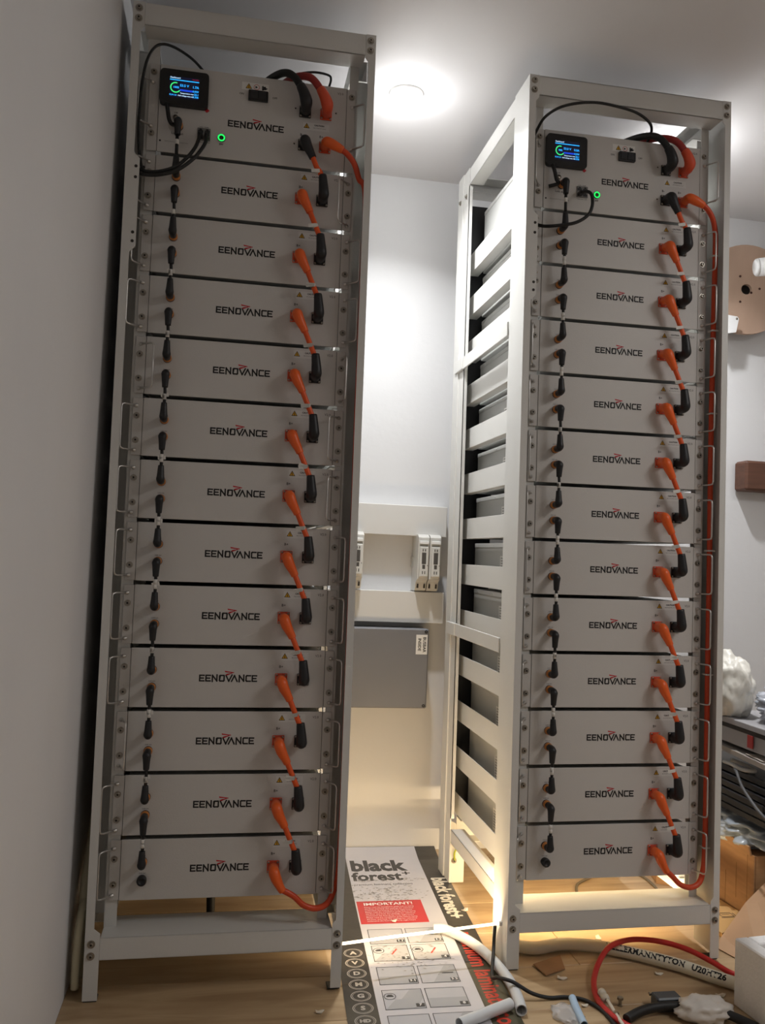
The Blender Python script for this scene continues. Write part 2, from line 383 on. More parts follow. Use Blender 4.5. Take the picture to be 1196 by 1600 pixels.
def panel_mesh(h, name='front_panel'):
    mb = MB(); x0, x1 = .038, .5203
    mb.box((.0615, -.003, -h / 2), (.4985, .0005, h / 2), .0007)
    for a, b in ((x0, .0605), (.4995, x1)): mb.box((a, -.0022, -h / 2 + .001), (b, .0010, h / 2 - .001), .0007)
    mb.m(1).box((.0600, -.0012, -h / 2 + .002), (.0620, .0008, h / 2 - .002)); mb.box((.498, -.0012, -h / 2 + .002), (.5, .0008, h / 2 - .002))
    return mb.mesh(name, [PANEL, SEAM])
def case_mesh(h):
    mb = MB(); mb.box((.069, .001, -h / 2 + .003), (.489, .545, h / 2 - .004), .0015); mb.box((.0675, .003, h / 2 - .016), (.4905, .543, h / 2 - .0035), .001)
    for y in (.05, .2, .35, .5): mb.lathe((.0675, y, h / 2 - .010), (-1, 0, 0), [(0, .0025), (.001, .002), (.0012, 0)], 8)
    return mb.mesh('case', CASE)
PH = .1328
def make_module():
    t = thing('battery_module', '', 'battery')
    link('front_panel', panel_mesh(PH), t); link('case', case_mesh(PH), t)
    link('logo_print', LOGO, t, (.2775, -.0032, .0)); link('warning_sticker', WARN, t, (.405, -.0031, .0515)); link('version_print', T_V2, t, (.483, -.0032, .0535))
    link('socket_print', T_BP, t, (.3975, -.0032, .0275)); link('socket_print', T_LI, t, (.109, -.0032, .0315)); link('socket_print', T_LO, t, (.109, -.0032, -.0075))
    link('power_socket', SP_O, t, (.3985, -.003, -.001)); link('power_socket', SP_B, t, (.449, -.003, -.001))
    link('link_socket', LS, t, (.109, -.003, .018)); link('link_socket', LS, t, (.109, -.003, -.021))
    link('side_label', SLAB, t, (.069, .225, -.004))
    for x in (.0475, .511):
        for z in (.0245, -.0315): link('ear_screw', SCREW, t, (x, -.0022, z))
    link('handle', HAND, t, (.0475, -.0022, -.0035)); link('handle', HAND, t, (.511, -.0022, -.0035))
    return t
def place(o, rack, z, dx=0.0):
    l = rack.rotation_euler[1]; R = Matrix.Rotation(l, 3, 'Y'); p = R @ Vector((dx, RR, z)) + rack.location
    o.location = p; o.rotation_euler = (0, l, 0)
ORD = ['top', 'second', 'third', 'fourth', 'fifth', 'sixth', 'seventh', 'eighth', 'ninth', 'tenth', 'eleventh', 'bottom']
# outward swing of the folding handles in degrees, per row: (left handle, right handle); positive swings out
HL = {1: (38, -40), 2: (40, 48), 3: (52, 45), 4: (-52, 10), 5: (48, -42), 6: (50, -38), 7: (46, 30), 8: (48, 34), 9: (46, 36), 10: (-20, 38), 11: (50, 34), 12: (46, 34)}
proto = make_module(); first = True; MODS = {}
for side, rack in (('left', R_L), ('right', R_R)):
    for k in range(1, 13):
        o = proto if first else dup(proto); first = False
        place(o, rack, C(k), random.uniform(-.0006, .0006)); which = ORD[k - 1]
        o['label'] = ('grey battery module, %s of the twelve below the control unit in the %s rack' % (which, side))
        if k == 12: o['label'] = 'bottom grey battery module of the %s rack, above the empty lower beam' % side
        if k == 1: o['label'] = 'topmost grey battery module of the %s rack, directly under the control unit with the screen' % side
        o['group'] = 'battery modules in the %s rack' % side
        hs = [c for c in o.children if c.name.startswith('handle')]; hs.sort(key=lambda c: c.location.x)
        a, b = HL[k] if side == 'left' else (random.uniform(26, 36), random.uniform(22, 30))
        hs[0].rotation_euler[2] = -math.radians(a); hs[1].rotation_euler[2] = math.radians(b)
        MODS[side, k] = o
# ------------------------------------------------------------------ control units
CC, CHH = 1.992, .207
def ring_mesh():
    mb = MB(); mb.m(0).lathe((0, 0, 0), (0, -1, 0), [(0, .0095), (.002, .0095), (.0028, .0086)], 24); mb.m(1).lathe((0, 0, 0), (0, -1, 0), [(.0028, .0086), (.0032, .0082), (.0032, .0058), (.0026, .0054)], 24)
    mb.m(0).lathe((0, 0, 0), (0, -1, 0), [(.0026, .0054), (.0028, .004), (.0030, 0)], 24); return mb.mesh('power_button', [mat('dark green button', srgb(24, 70, 40), .4), RING])
def rj_mesh():
    mb = MB(); mb.m(0).box((-.0150, -.003, -.0145), (.0150, 0, .0145), .0006); mb.m(1)
    for x in (-.0075, .0075):
        for z in (-.0072, .0072):
            mb.prism([(x - .0058, z - .0045), (x + .0058, z - .0045), (x + .0058, z + .0015), (x + .003, z + .0015), (x + .003, z + .0050), (x - .003, z + .0050), (x - .003, z + .0015), (x - .0058, z + .0015)], 1, -.0034, -.0028)
    return mb.mesh('network_ports', [GREYLINE, BLACK])
def rounded(w_, h_, r, n=4):
    return [(sx * (w_ / 2 - r) + r * math.cos(a), sz * (h_ / 2 - r) + r * math.sin(a)) for sx, sz, a0 in ((1, 1, 0), (-1, 1, PI / 2), (-1, -1, PI), (1, -1, 3 * PI / 2)) for a in [a0 + i * PI / 2 / n for i in range(n + 1)]]
BEZEL = mat('glossy black bezel', srgb(14, 14, 16), .35)
def make_control(side, rack, txts):
    t = thing('control_unit', 'control unit with lit blue screen and green button topping the %s rack' % side, 'battery controller', group=None)
    link('front_panel', panel_mesh(CHH), t); link('case', case_mesh(CHH), t)
    link('logo_print', LOGO, t, (.285, -.0032, -.017)); z0 = CC
    d = MB().prism(rounded(.110, .083, .009), 1, -.013, 0, .0).build('display', BEZEL, t, loc=(.1180, -.003, .0465))
    g = MB(); W_, H_ = .066, .050
    g.m(0).quad((-W_ / 2, -.0132, -H_ / 2), (W_ / 2, -.0132, -H_ / 2), (W_ / 2, -.0132, H_ / 2), (-W_ / 2, -.0132, H_ / 2))
    q = lambda x0, x1, zc, h: g.quad((x0, -.0136, zc - h / 2), (x1, -.0136, zc - h / 2), (x1, -.0136, zc + h / 2), (x0, -.0136, zc + h / 2))
    g.m(2); add_text(g, 'Dashboard', .0052, front(-.0325, .0215, -.0137), align='LEFT', offset=.0001)
    g.m(1); q(-.033, .033, .0165, .0022)
    add_text(g, txts[0], .0062, front(-.0185, -.001, -.0137), offset=.0002); add_text(g, txts[1], .0078, front(-.010, .0045, -.0137), align='LEFT', offset=.0002); add_text(g, txts[2], .0078, front(.033, .0035, -.0137), align='RIGHT', offset=.0002)
    add_text(g, '0.0W', .006, front(.033, -.0065, -.0137), align='RIGHT', offset=.0002)
    add_text(g, '25.1', .006, front(.033, -.0135, -.0137), align='RIGHT', offset=.0002); add_text(g, '3.336', .006, front(.033, -.0195, -.0137), align='RIGHT', offset=.0002); add_text(g, 'RUN 24', .0048, front(-.033, -.0195, -.0137), align='LEFT', offset=.0001)
    g.m(2); add_text(g, 'Temperature max', .0042, front(-.009, -.0135, -.0137), align='LEFT', offset=.0001); add_text(g, 'Cell voltage max min', .0042, front(-.014, -.0195, -.0137), align='LEFT', offset=.0001)
    if side == 'left': g.m(5); add_text(g, 'Standby', .0045, front(.032, .0215, -.0137), align='RIGHT')
    g.m(4); q(-.010, .020, -.0065, .0042)
    g.m(3); N = 22
    for i in range(N):
        a0, a1 = (PI * .40 + (PI * 1.42) * i / N, PI * .40 + (PI * 1.42) * (i + 1) / N); c = (-.0195, -.0015)
        P_ = lambda r, a: (c[0] + r * math.cos(a), -.0138, c[1] + r * math.sin(a) * 1.02); g.quad(P_(.0098, a0), P_(.0124, a0), P_(.0124, a1), P_(.0098, a1))
    g.build('screen', [SCR_BG, SCR_CY, SCR_WH, SCR_GR, SCR_BL, SCR_RD], d)
    MB().prism([(-.006, 0), (0, -.005), (.006, 0), (0, .005)], 1, -.004, -.003).build('red_tab', REDINK, t, loc=(.171, 0, .006))
    link('power_button', ring_mesh(), t, (.207, -.003, -.055)); link('button_print', word('button_print', 'SW', .0065, offset=.0002), t, (.207, -.0032, -.070))
    link('network_ports', rj_mesh(), t, (.1665, -.003, -.052))
    p = MB(); add_text(p, 'CAN   RS485', .0040, front(.1665, -.0345, -.0032)); add_text(p, 'RS485/CAN  COM', .0036, front(.1665, -.0705, -.0032)); add_text(p, 'Link out', .0080, front(.106, -.0565, -.0032), offset=.0001)
    add_text(p, 'USB', .005, front(.101, -.008, -.0032)); add_text(p, 'ON', .0066, front(.249, .058, -.0032), offset=.0001); add_text(p, 'OFF', .0066, front(.327, .0565, -.0032), offset=.0001)
    p.quad((.066, -.0032, -.0795), (.070, -.0032, -.0795), (.070, -.0032, -.0755), (.066, -.0032, -.0755))
    p.build('port_print', INK, t)
    p = MB(); add_text(p, 'EENOVANCE HV control box', .0042, front(.105, -.0775, -.0032)); p.build('maker_print', GREYLINE, t)
    mb = MB(); mb.m(0).box((.249, -.0032, .069), (.312, -.003, .087)); tri(mb, .265, .0765, .0088, -.0034)
    mb.m(3)
    for r1, r2 in ((.0068, .0058),):
        for i in range(18):
            a0, a1 = 2 * PI * i / 18, 2 * PI * (i + 1) / 18; P_ = lambda r, a: (.2835 + r * math.cos(a), -.0034, .0775 + r * math.sin(a)); mb.quad(P_(r1, a0), P_(r2, a0), P_(r2, a1), P_(r1, a1))
    mb.m(1); mb.quad((.281, -.0034, .0745), (.286, -.0034, .0775), (.281, -.0034, .0805), (.280, -.0034, .0775))
    f = lambda u, v: (.302 + u, -.0034, .0775 + v)
    mb.quad(f(-.006, -.006), f(-.002, -.006), f(-.003, .006), f(-.006, .004)); mb.quad(f(-.003, -.005), f(.003, -.004), f(.008, .0), f(-.002, .001)); mb.quad(f(-.003, .0), f(.004, -.001), f(.002, .004), f(-.003, .003))
    mb.build('safety_sticker', [LABEL, INK, YELLOW, REDINK], t)
    sw = MB(); sw.m(0).prism(rounded(.046, .0245, .002, 2), 1, -.0065, 0); sw.m(1).box((-.019, -.0085, -.009), (.0, -.006, .009), .001); sw.box((.0005, -.0075, -.009), (.019, -.006, .009), .001)
    sw.build('main_switch', [BLACK, mat('dark rocker', srgb(36, 38, 42), .3)], t, loc=(.288, -.003, .055))
    link('warning_sticker', WARN, t, (.405, -.0031, -.0005)); link('version_print', T_V2, t, (.483, -.0032, .088))
    link('socket_print', T_BM, t, (.394, -.0032, -.0235)); link('socket_print', T_BP, t, (.441, -.0032, -.0235))
    for x, z, m_ in ((.400, -.049, SP_B), (.450, -.049, SP_O), (.400, .032, SP_B), (.450, .032, SP_O)): link('power_socket', m_, t, (x, -.003, z))
    link('link_socket', LS, t, (.109, -.003, -.040))
    MB().lathe((0, 0, 0), (0, -1, 0), [(0, .006), (.004, .006), (.004, 0)], 14).build('usb_socket', BOLT, t, loc=(.101, -.003, -.020))
    for x, z in ((.377, .039), (.377, -.047), (.474, .039)): MB().lathe((0, 0, 0), (0, -1, 0), [(0, .0020), (.0005, .0020), (.0005, 0)], 8).build('pin_hole', SEAM, t, loc=(x, -.003, z))
    for x in (.0475, .511):
        for z in (.083, -.062): link('ear_screw', SCREW, t, (x, -.0022, z))
    h1 = link('handle', HAND4, t, (.0475, -.0022, .006)); h2 = link('handle', HAND4, t, (.511, -.0022, .006))
    h1.rotation_euler[2] = -math.radians(46 if side == 'left' else 30); h2.rotation_euler[2] = math.radians(46 if side == 'left' else 30)
    place(t, rack, z0)
    return t
make_control('left', R_L, ('100%', '53.5 V', '1.7A')); make_control('right', R_R, ('98%', '53.0 V', '0.0A'))
# ------------------------------------------------------------------ small link cables (local z = 0 at lower socket of row k, y = 0 at the panel)
SLEEVE = mat('white cable marker', srgb(225, 222, 216), .5)
def link_cable(l=.1026):
    t = thing('link_cable', '', 'cable')
    def plug(z, s):
        mb = MB(); mb.tube([(0, -.016, z), (0, -.031, z), (0, -.038, z + s * .004), (-.0, -.038, z + s * .013), (0, -.0365, z + s * .034)], [.0080, .0084, .0096, .0082, .0064], 14, 5)
        return mb
    for z, s in ((0, -1), (-l, 1)):
        p = plug(z, s).build('plug', BLACK, t); MB().lathe((0, -.0055, z), (0, -1, 0), [(-.002, .0080), (0, .0096), (.010, .0096), (.0115, .0082)], 18).build('collar', COLLAR, t)
    MB().tube([(0, -.0365, -.032), (0.001, -.0368, -l / 2), (0, -.0365, -l + .032)], .0036, 10).build('wire', RUBBER, t)
    return t
lc = link_cable(); lc_first = True
sl = MB().tube([(0, -.0366, -.045), (0, -.0366, -.056)], .0045, 10).mesh('marker_sleeve', SLEEVE)
fl = MB().box((-.008, -.0375, -.0055), (.009, -.0366, .0035), .0).mesh('marker_flag', SLEEVE)
for side, rack in (('left', R_L), ('right', R_R)):
    for k in range(0, 12):
        o = lc if lc_first else dup(lc); lc_first = False
        if k == 0:
            zt = CC - .040; ln = zt - (C(1) + .018); ob = thing('link_cable', '', 'cable')
            for z, s in ((0, -1), (-ln, 1)):
                MB().tube([(0, -.016, z), (0, -.030, z), (0, -.036, z + s * .004), (0, -.037, z + s * .013), (0, -.0365, z + s * .036)], [.0080, .0084, .0096, .0082, .0064], 14, 5).build('plug', BLACK, ob)
                MB().lathe((0, -.0055, z), (0, -1, 0), [(-.002, .0080), (0, .0096), (.010, .0096), (.0115, .0082)], 18).build('collar', COLLAR, ob)
            MB().tube([(0, -.0365, -.034), (0, -.0365, -ln + .034)], .0038, 10).build('wire', RUBBER, ob)
            link('marker_sleeve', sl, ob, (0, 0, -.002))
            if o is lc: lc_first = True
            else: 
                for ch in list(o.children): bpy.data.objects.remove(ch)
                bpy.data.objects.remove(o)
            o = ob; place(o, rack, zt, .109)
            o['label'] = 'black link cable from the control unit down to the topmost battery of the %s rack' % side
        else:
            place(o, rack, C(k) - .021, .109)
            link('marker_sleeve', sl, o, (0, 0, random.uniform(-.006, .006)))
            if side == 'left' and random.random() < .6: f_ = link('marker_flag', fl, o, (0, 0, -.05)); f_.rotation_euler = (0, random.uniform(-.3, .3), 0)
            a, b = ORD[k - 1], ORD[k]
            o['label'] = 'black link cable between the %s and %s battery modules of the %s rack' % (a, b, side)
        o['group'] = 'black link cables on the %s rack' % side; o['category'] = 'cable'
    cap = MB().lathe((0, 0, 0), (0, -1, 0), [(0.004, .0108), (.013, .0108), (.0145, .0095), (.0145, .006), (.013, .0055), (.013, 0)], 20).build('dust_cap', BLACK)
    place(cap, rack, C(12) - .021, .109); cap.location.y -= .004
    tag(cap, 'round black dust cap on the free socket of the bottom battery, %s rack' % side, 'cap')
# ------------------------------------------------------------------ power jumpers between units
def elbow(mb, x, z, pts, rads, n=16):
    mb.tube([(x, -.010, z), (x, -.026, z)] + pts, [.0112, .0118] + rads, n, 5)
def jumper(top_black=False, L=.1416, x0=.3985, x1=.449):
    t = thing('power_jumper', '', 'cable'); dx = x1 - x0; D = .036
    a = MB(); elbow(a, 0, 0, [(.001, -.036, -.003), (.006, -D - .001, -.016), (.015, -D, -.032), (.0205, -D, -.043)], [.0125, .0120, .0095, .0085]); a.build('boot', BLACK if top_black else ORANGE_P, t)
    b = MB(); elbow(b, dx, -L, [(dx, -.037, -L + .004), (dx - .001, -D - .002, -L + .018), (dx - .004, -D - .001, -L + .048)], [.0125, .0115, .0092]); b.build('boot', BLACK, t)
    MB().tube([(.0195, -D, -.040), (.030, -D, -.064), (dx - .0105, -D, -L + .055), (dx - .004, -D, -L + .040)], .0062, 12).build('wire', ORANGE, t)
    return t
jsl = MB().tube([(.0325, -.036, -.071), (.0352, -.036, -.0785)], .0070, 12).mesh('marker_sleeve', SLEEVE)
jfl = MB().box((-.016, -.0435, -.004), (.004, -.0428, .004)).mesh('marker_flag', SLEEVE)
j0 = jumper(); jf = True
for side, rack in (('left', R_L), ('right', R_R)):
    for k in range(0, 12):
        if k == 0:
            o = jumper(True, L=CC - .049 - C(1) + .001, x0=.400); place(o, rack, CC - .049, .400)
            o['label'] = 'orange jumper with two black plugs from control unit to topmost battery, %s rack' % side
        else:
            o = j0 if jf else dup(j0); jf = False; place(o, rack, C(k) - .001, .3985)
            o['label'] = 'orange jumper cable from the %s battery down to the %s one, %s rack' % (ORD[k - 1], ORD[k], side)
        link('marker_sleeve', jsl, o, (0, 0, 0))
        if side == 'left' or random.random() < .3:
            f_ = link('marker_flag', jfl, o, (.033, 0, -.0745)); f_.rotation_euler = (0, random.uniform(-.3, .35), 0)
        o['group'] = 'orange power jumpers on the %s rack' % side; o['category'] = 'cable'
# ------------------------------------------------------------------ long cables, in world coordinates
def rp(rack, x, y, z): return tuple(Matrix.Rotation(rack.rotation_euler[1], 3, 'Y') @ Vector((x, y, z)) + rack.location)
for side, rack in (('left', R_L), ('right', R_R)):
    t = thing('power_cable', 'long orange cable running from control unit down to bottom battery, %s rack' % side, 'cable', rack.location)
    t.rotation_euler = (0, rack.rotation_euler[1], 0); zc = CC - .049; y = RR
    MB().tube([(.450, y - .012, zc), (.450, y - .026, zc), (.453, y - .036, zc - .001), (.468, y - .040, zc - .008), (.490, y - .040, zc - .018)], [.0112, .0118, .0125, .0118, .0085], 16, 5).build('boot', ORANGE_P, t)
    zb = C(12) - .001
    MB().tube([(.3985, y - .012, zb), (.3985, y - .026, zb), (.3995, y - .036, zb - .003), (.4045, y - .038, zb - .016), (.413, y - .038, zb - .032), (.420, y - .038, zb - .043)], [.0112, .0118, .0125, .0120, .0095, .0085], 16, 5).build('boot', ORANGE_P, t)
    w_ = MB(); xs = .5385 if side == 'right' else .5485; yo = 0 if side == 'right' else -.027
    w_.tube([(.486, y - .040, zc - .016), (.502, y - .038, zc - .026), (.520, y - .032, zc - .045), (.533, y - .024, zc - .075), (xs, y + yo * .6 - .018, zc - .12), (xs, y + yo - .014, 1.6), (xs - .001, y + yo - .013, 1.3), (xs, y + yo - .013, 1.0), (xs, y + yo - .013, .7), (xs, y + yo - .014, .45), (xs - .002, y + yo * .6 - .016, .26), (xs - .010, y - .022, .205), (xs - .026, y - .030, .178), (xs - .052, y - .034, .170), (xs - .080, y - .036, .179), (xs - .103, y - .038, .200), (.418, y - .038, zb - .040)], .0068, 12, 6)
    w_.build('wire', mat('orange red cable', srgb(214, 74, 34), .4), t)
    for z in (1.80, 1.60, 1.38, 1.02, .70, .26): side == 'right' and MB().box((xs - .010, y - .024, z), (xs + .010, y - .002, z + .004), .001).build('cable_tie', SLEEVE, t)
def cable(name, label, pts, r, m_, n=10, cat='cable', **k):
    o = MB().tube(pts, r, n, 8).build(name, m_); return tag(o, label, cat)
def top_plug(rack, x, boots, tail, m1, m2, label):
    t = thing('battery_cable', label, 'cable', rp(rack, x, RR, CC + .032))
    o = Vector(t.location)
    MB().tube([Vector(p) - o for p in [rp(rack, x, RR - .012, CC + .032), rp(rack, x, RR - .028, CC + .032)] + boots], [.0115, .0125, .0145, .0125, .0105], 16, 5).build('boot', m1, t)
    MB().tube([Vector(p) - o for p in [boots[-2]] + tail], .0088, 12, 8).build('wire', m2, t)
L0 = lambda x, y, z: rp(R_L, x, y, z); R0 = lambda x, y, z: rp(R_R, x, y, z)
REDC = mat('dull red cable', srgb(170, 50, 46), .5, noise_amt=.08, noise_scale=50)
for side, F in (('left', L0), ('right', R0)):
    rk = R_L if side == 'left' else R_R
    top_plug(rk, .400, [F(.399, .010, CC + .040), F(.392, .006, CC + .058), F(.384, .008, CC + .074)],
             [F(.372, .012, CC + .092), F(.350, .030, CC + .112), F(.325, .070, CC + .122), F(.298, .120, CC + .122), F(.27, .20, CC + .116), F(.25, .35, CC + .112), F(.24, .62, CC + .10)], BLACK, RUBBER,
             'thick black cable with plug arching over the top edge of the %s control unit' % side)
    top_plug(rk, .450, [F(.448, .010, CC + .040), F(.440, .006, CC + .056), F(.431, .008, CC + .072)],
             [F(.418, .012, CC + .090), F(.400, .030, CC + .110), F(.375, .065, CC + .124), F(.345, .115, CC + .126), F(.31, .20, CC + .118), F(.29, .35, CC + .112), F(.28, .62, CC + .10)], REDO, REDC,
             'thick red cable with plug arching over the top edge of the %s control unit' % side)
cable('thin_cable', 'thin black cable arcing up the left post over the left control unit', [(-.002 + .022, .035, 1.84), (.012, .03, 1.88), (.010, .012, 1.94), (.012, .010, 2.02), (.020, .015, 2.085), (.038, .03, 2.13), (.068, .05, 2.146), (.114, .09, 2.145), (.15, .13, 2.13), (.19, .2, 2.118)], .0032, RUBBER)
cable('thin_cable', 'short thin black cable looping behind the red cable of the left control unit', [(.338, .09, 2.125), (.365, .08, 2.138), (.403, .08, 2.149), (.440, .09, 2.153), (.449, .10, 2.147), (.443, .12, 2.125), (.44, .16, 2.113)], .0028, RUBBER)
cable('thin_cable', 'thin black cable arching across the opening above the right control unit', [(.975, .12, 2.06), (.980, .075, 2.085), (.990, .05, 2.103), (1.023, .04, 2.126), (1.069, .035, 2.141), (1.12, .034, 2.149), (1.177, .04, 2.150), (1.235, .05, 2.147), (1.281, .07, 2.138), (1.304, .10, 2.131), (1.308, .13, 2.118)], .0036, RUBBER)
for side, F, rk in (('left', L0, R_L), ('right', R0, R_R)):
    dc = MB().tube([F(.080, .036, CC + .006), F(.084, .030, CC - .015), F(.088, .028, CC - .035), F(.094, .030, CC - .044), F(.100, .040, CC - .040) if side == 'left' else F(.072, .040, CC - .050)], .0048, 10).build('display_cable', RUBBER)
    tag(dc, 'short black cable hanging from the screen of the %s control unit' % side, 'cable')
def net(label, F, px, pts):
    t = thing('network_cable', label, 'cable', F(px, RR, CC - .059)); o = Vector(t.location)
    MB().box((-.0056, -.024, -.005), (.0056, -.003, .004), .001).build('plug', BLACK, t)
    MB().tube([Vector(F(px, RR - .022, CC - .0595)) - o] + [Vector(p) - o for p in pts], .0042, 10, 8).build('wire', RUBBER, t)
net('left black network cable curving from the ports of the left control unit', L0, .159, [(.143, .018, 1.915), (.136, .008, 1.89), (.120, .000, 1.862), (.095, -.008, 1.834), (.062, -.008, 1.820), (.032, .004, 1.822), (.020, .03, 1.840), (.021, .06, 1.855)])
net('right black network cable curving from the ports of the left control unit', L0, .174, [(.160, .018, 1.915), (.152, .006, 1.89), (.134, -.006, 1.858), (.102, -.014, 1.826), (.065, -.014, 1.811), (.028, .0, 1.813), (.014, .03, 1.832), (.016, .06, 1.85)])
net('black network cable looping below the ports of the right control unit', R0, .159, [(1.112, .052, 1.925), (1.118, .044, 1.912), (1.119, .042, 1.886), (1.108, .042, 1.860), (1.078, .045, 1.839), (1.038, .055, 1.831), (1.008, .08, 1.835), (.990, .1, 1.846)])
# ------------------------------------------------------------------ ceiling lamps and led strip
def downlight(loc, label, p):
    t = thing('ceiling_downlight', label, 'lamp', loc)
    MB().lathe((0, 0, 0), (0, 0, -1), [(0, .048), (.004, .048), (.007, .044), (.007, .038), (.003, .036)], 32).build('trim_ring', mat('white lamp ring', srgb(235, 235, 232), .4), t)
    MB().lathe((0, 0, 0), (0, 0, -1), [(.003, .0365), (.010, .030), (.013, .018), (.014, 0)], 32).build('diffuser', LAMPE, t)
    l = bpy.data.lights.new('downlight', 'AREA'); l.shape = 'DISK'; l.size = .07; l.energy = p; l.color = (.98, .99, 1); l.spread = math.radians(128)
    o = link('light_source', l, t, (0, 0, -.016))
    l = bpy.data.lights.new('downlight_glow', 'POINT'); l.shadow_soft_size = .03; l.energy = P_GLOW; l.color = (.97, .98, 1); link('light_source', l, t, (0, 0, -.05))
downlight(LAMP_1, 'lit round ceiling downlight between the two racks', P_LAMP1)
downlight(LAMP_2, 'lit round ceiling downlight behind the top right corner of the right rack', P_LAMP2)
t = thing('led_strip', 'glowing warm white light strip stretched across the floor between the two racks', 'light strip', (.55, .035, .091))
sp = [(.005, -.005, -.002), (.14, .018, .000), (.28, .041, .001), (.412, .062, .003)]
MB().tube(sp, .0034, 8, 6).build('light_tube', STRIP, t)
MB().tube([(.418, .065, .004), (.425, .10, .05), (.435, .125, .088), (.60, .135, .088), (.93, .14, .088)], .0034, 8, 6).build('light_tube', STRIP, t)
for a, b, e in ((sp[0], sp[-1], P_STRIP), ((.44, .128, .085), (.92, .136, .085), P_STRIP * 2.2)):      # the diodes face the back wall
    a = Vector(a); b = Vector(b); l = bpy.data.lights.new('led_light', 'AREA'); l.shape = 'RECTANGLE'; l.size = (b - a).length; l.size_y = .008; l.energy = e; l.color = (1, .74, .42)
    o = link('led_light', l, t); d = (b - a).normalized(); n_ = Vector((-d.y, d.x, .50 if e == P_STRIP else -.12)).normalized(); y_ = d.cross(-n_)
    M = Matrix((d, y_ * -1, -n_)).transposed(); 
    if M.determinant() < 0: M = Matrix((d, y_, -n_)).transposed()
    o.matrix_local = Matrix.Translation((a + b) / 2 + n_ * .005) @ M.to_4x4()
for p, x in ((sp[0], -1), (sp[-1], 1)): MB().box((p[0] - .004, p[1] - .005, p[2] - .005), (p[0] + .004, p[1] + .005, p[2] + .005), .001).build('end_cap', LABEL, t)
# ------------------------------------------------------------------ things on the back wall
TRUNK = mat('white pvc trunking', srgb(222, 220, 216), .4)
def trunk(z0, z1, label):
    t = thing('cable_trunking', label, 'cable duct', (.28, .84, z0)); h = z1 - z0
    MB().box((0, .004, .0), (.700, .0525, h), .001).build('duct_body', TRUNK, t); MB().box((-.0, -.001, -.001), (.7005, .008, h + .001), .0015).build('duct_cover', TRUNK, t)
trunk(1.051, 1.151, 'upper white cable duct on the back wall, above the fuse switches')
trunk(.762, .864, 'lower white cable duct on the back wall, above the grey box')
bx = thing('junction_box', 'grey plastic enclosure with a BUSBAR INSIDE sticker under the lower cable duct', 'electrical box', (.632, .80, .486))
GREYB = mat('grey abs plastic', srgb(122, 122, 126), .5, noise_amt=.03, bump=.1, bump_scale=300)
MB().box((0, .022, .001), (.292, .0925, .258), .004).build('box_base', GREYB, bx); MB().box((-.001, 0, 0), (.293, .0215, .259), .004).build('box_lid', GREYB, bx)
for x in (.009, .283):
    for z in (.009, .250): MB().lathe((x, 0, z), (0, -1, 0), [(0, .0055), (.0008, .0052), (.0008, .0025), (-.002, 0)], 12).build('lid_screw', BLACK, bx)
mb = MB(); mb.m(0).box((.250, -.0006, .176), (.288, 0, .240)); mb.m(1)
for i, s_ in enumerate(('BUSBAR', 'INSIDE')):
    cx = .278 - i * .0165; add_text(mb, s_, .0140, lambda u, v, cx=cx: (cx + v, -.0008, .208 - u), offset=.0003)
mb.build('sticker', [LABEL, INK], bx)
FUSE = mat('light grey fuse plastic', srgb(212, 210, 204), .45); FUSED = mat('grey fuse plastic', srgb(172, 170, 164), .5)
def fuse(label, x, w_=.0385):
    t = thing('fuse_switch', label, 'fuse switch', (x, .7925, .868)); y1 = .1
    prof = [(y1, .0), (.050, .0), (.040, .006), (.030, .030), (.012, .040), (.008, .178), (.022, .186), (.030, .188), (y1, .186)]
    MB().prism(prof, 0, 0.0006, w_ - .0006, .0008).build('housing', FUSE, t)
    MB().prism([(.0, .050), (.012, .042), (.012, .150), (.002, .146)], 0, .005, w_ - .005, .0008).build('cover', FUSE, t)
    MB().box((.004, .002, .156), (w_ - .004, .013, .166), .001).build('pull_grip', mat('bright grip', srgb(240, 240, 238), .25), t)
    MB().box((.006, .0075, .146), (w_ - .006, .012, .156), .001).build('hinge', FUSED, t)
    mb = MB(); mb.m(0).box((.012, -.0004 + .0008, .090), (w_ - .012, .003, .128), .0005)
    mb.box((.014, .0005, .072), (w_ - .014, .004, .088), .0005)
    for z, d in ((.136, .004), (.062, .005)):
        for q in (-1, 1): mb.box((w_ / 2 + q * .004 - .0015, .0, z - d), (w_ / 2 + q * .004 + .0015, .006, z + d))
    mb.box((w_ - .0085, .0, .084), (w_ - .006, .006, .087)); mb.build('fuse_window', mat('smoked window', srgb(84, 80, 76), .3), t)
    mb = MB(); add_text(mb, 'GS-10338', .0062, lambda u, v: (w_ / 2 + u, .0205, .1905 - .012 + v)); mb.build('type_print', INK, t)
    mb = MB()
    for a in (.006, w_ - .010): mb.box((a, .0275, .010), (a + .004, .046, .024))
    mb.build('terminal', SEAM, t)
    return t
fuse('grey fuse switch, left one of the pair below the upper cable duct', .8765)
fuse('grey fuse switch, right one of the pair, nearest the right rack', .9165)
fuse('grey fuse switch half hidden behind the left rack post', .6565)
rail = MB().box((.872, .872, .945), (.972, .8925, .98), .001).build('din_rail', STEEL); tag(rail, 'flat steel mounting rail behind the fuse switches', 'rail')
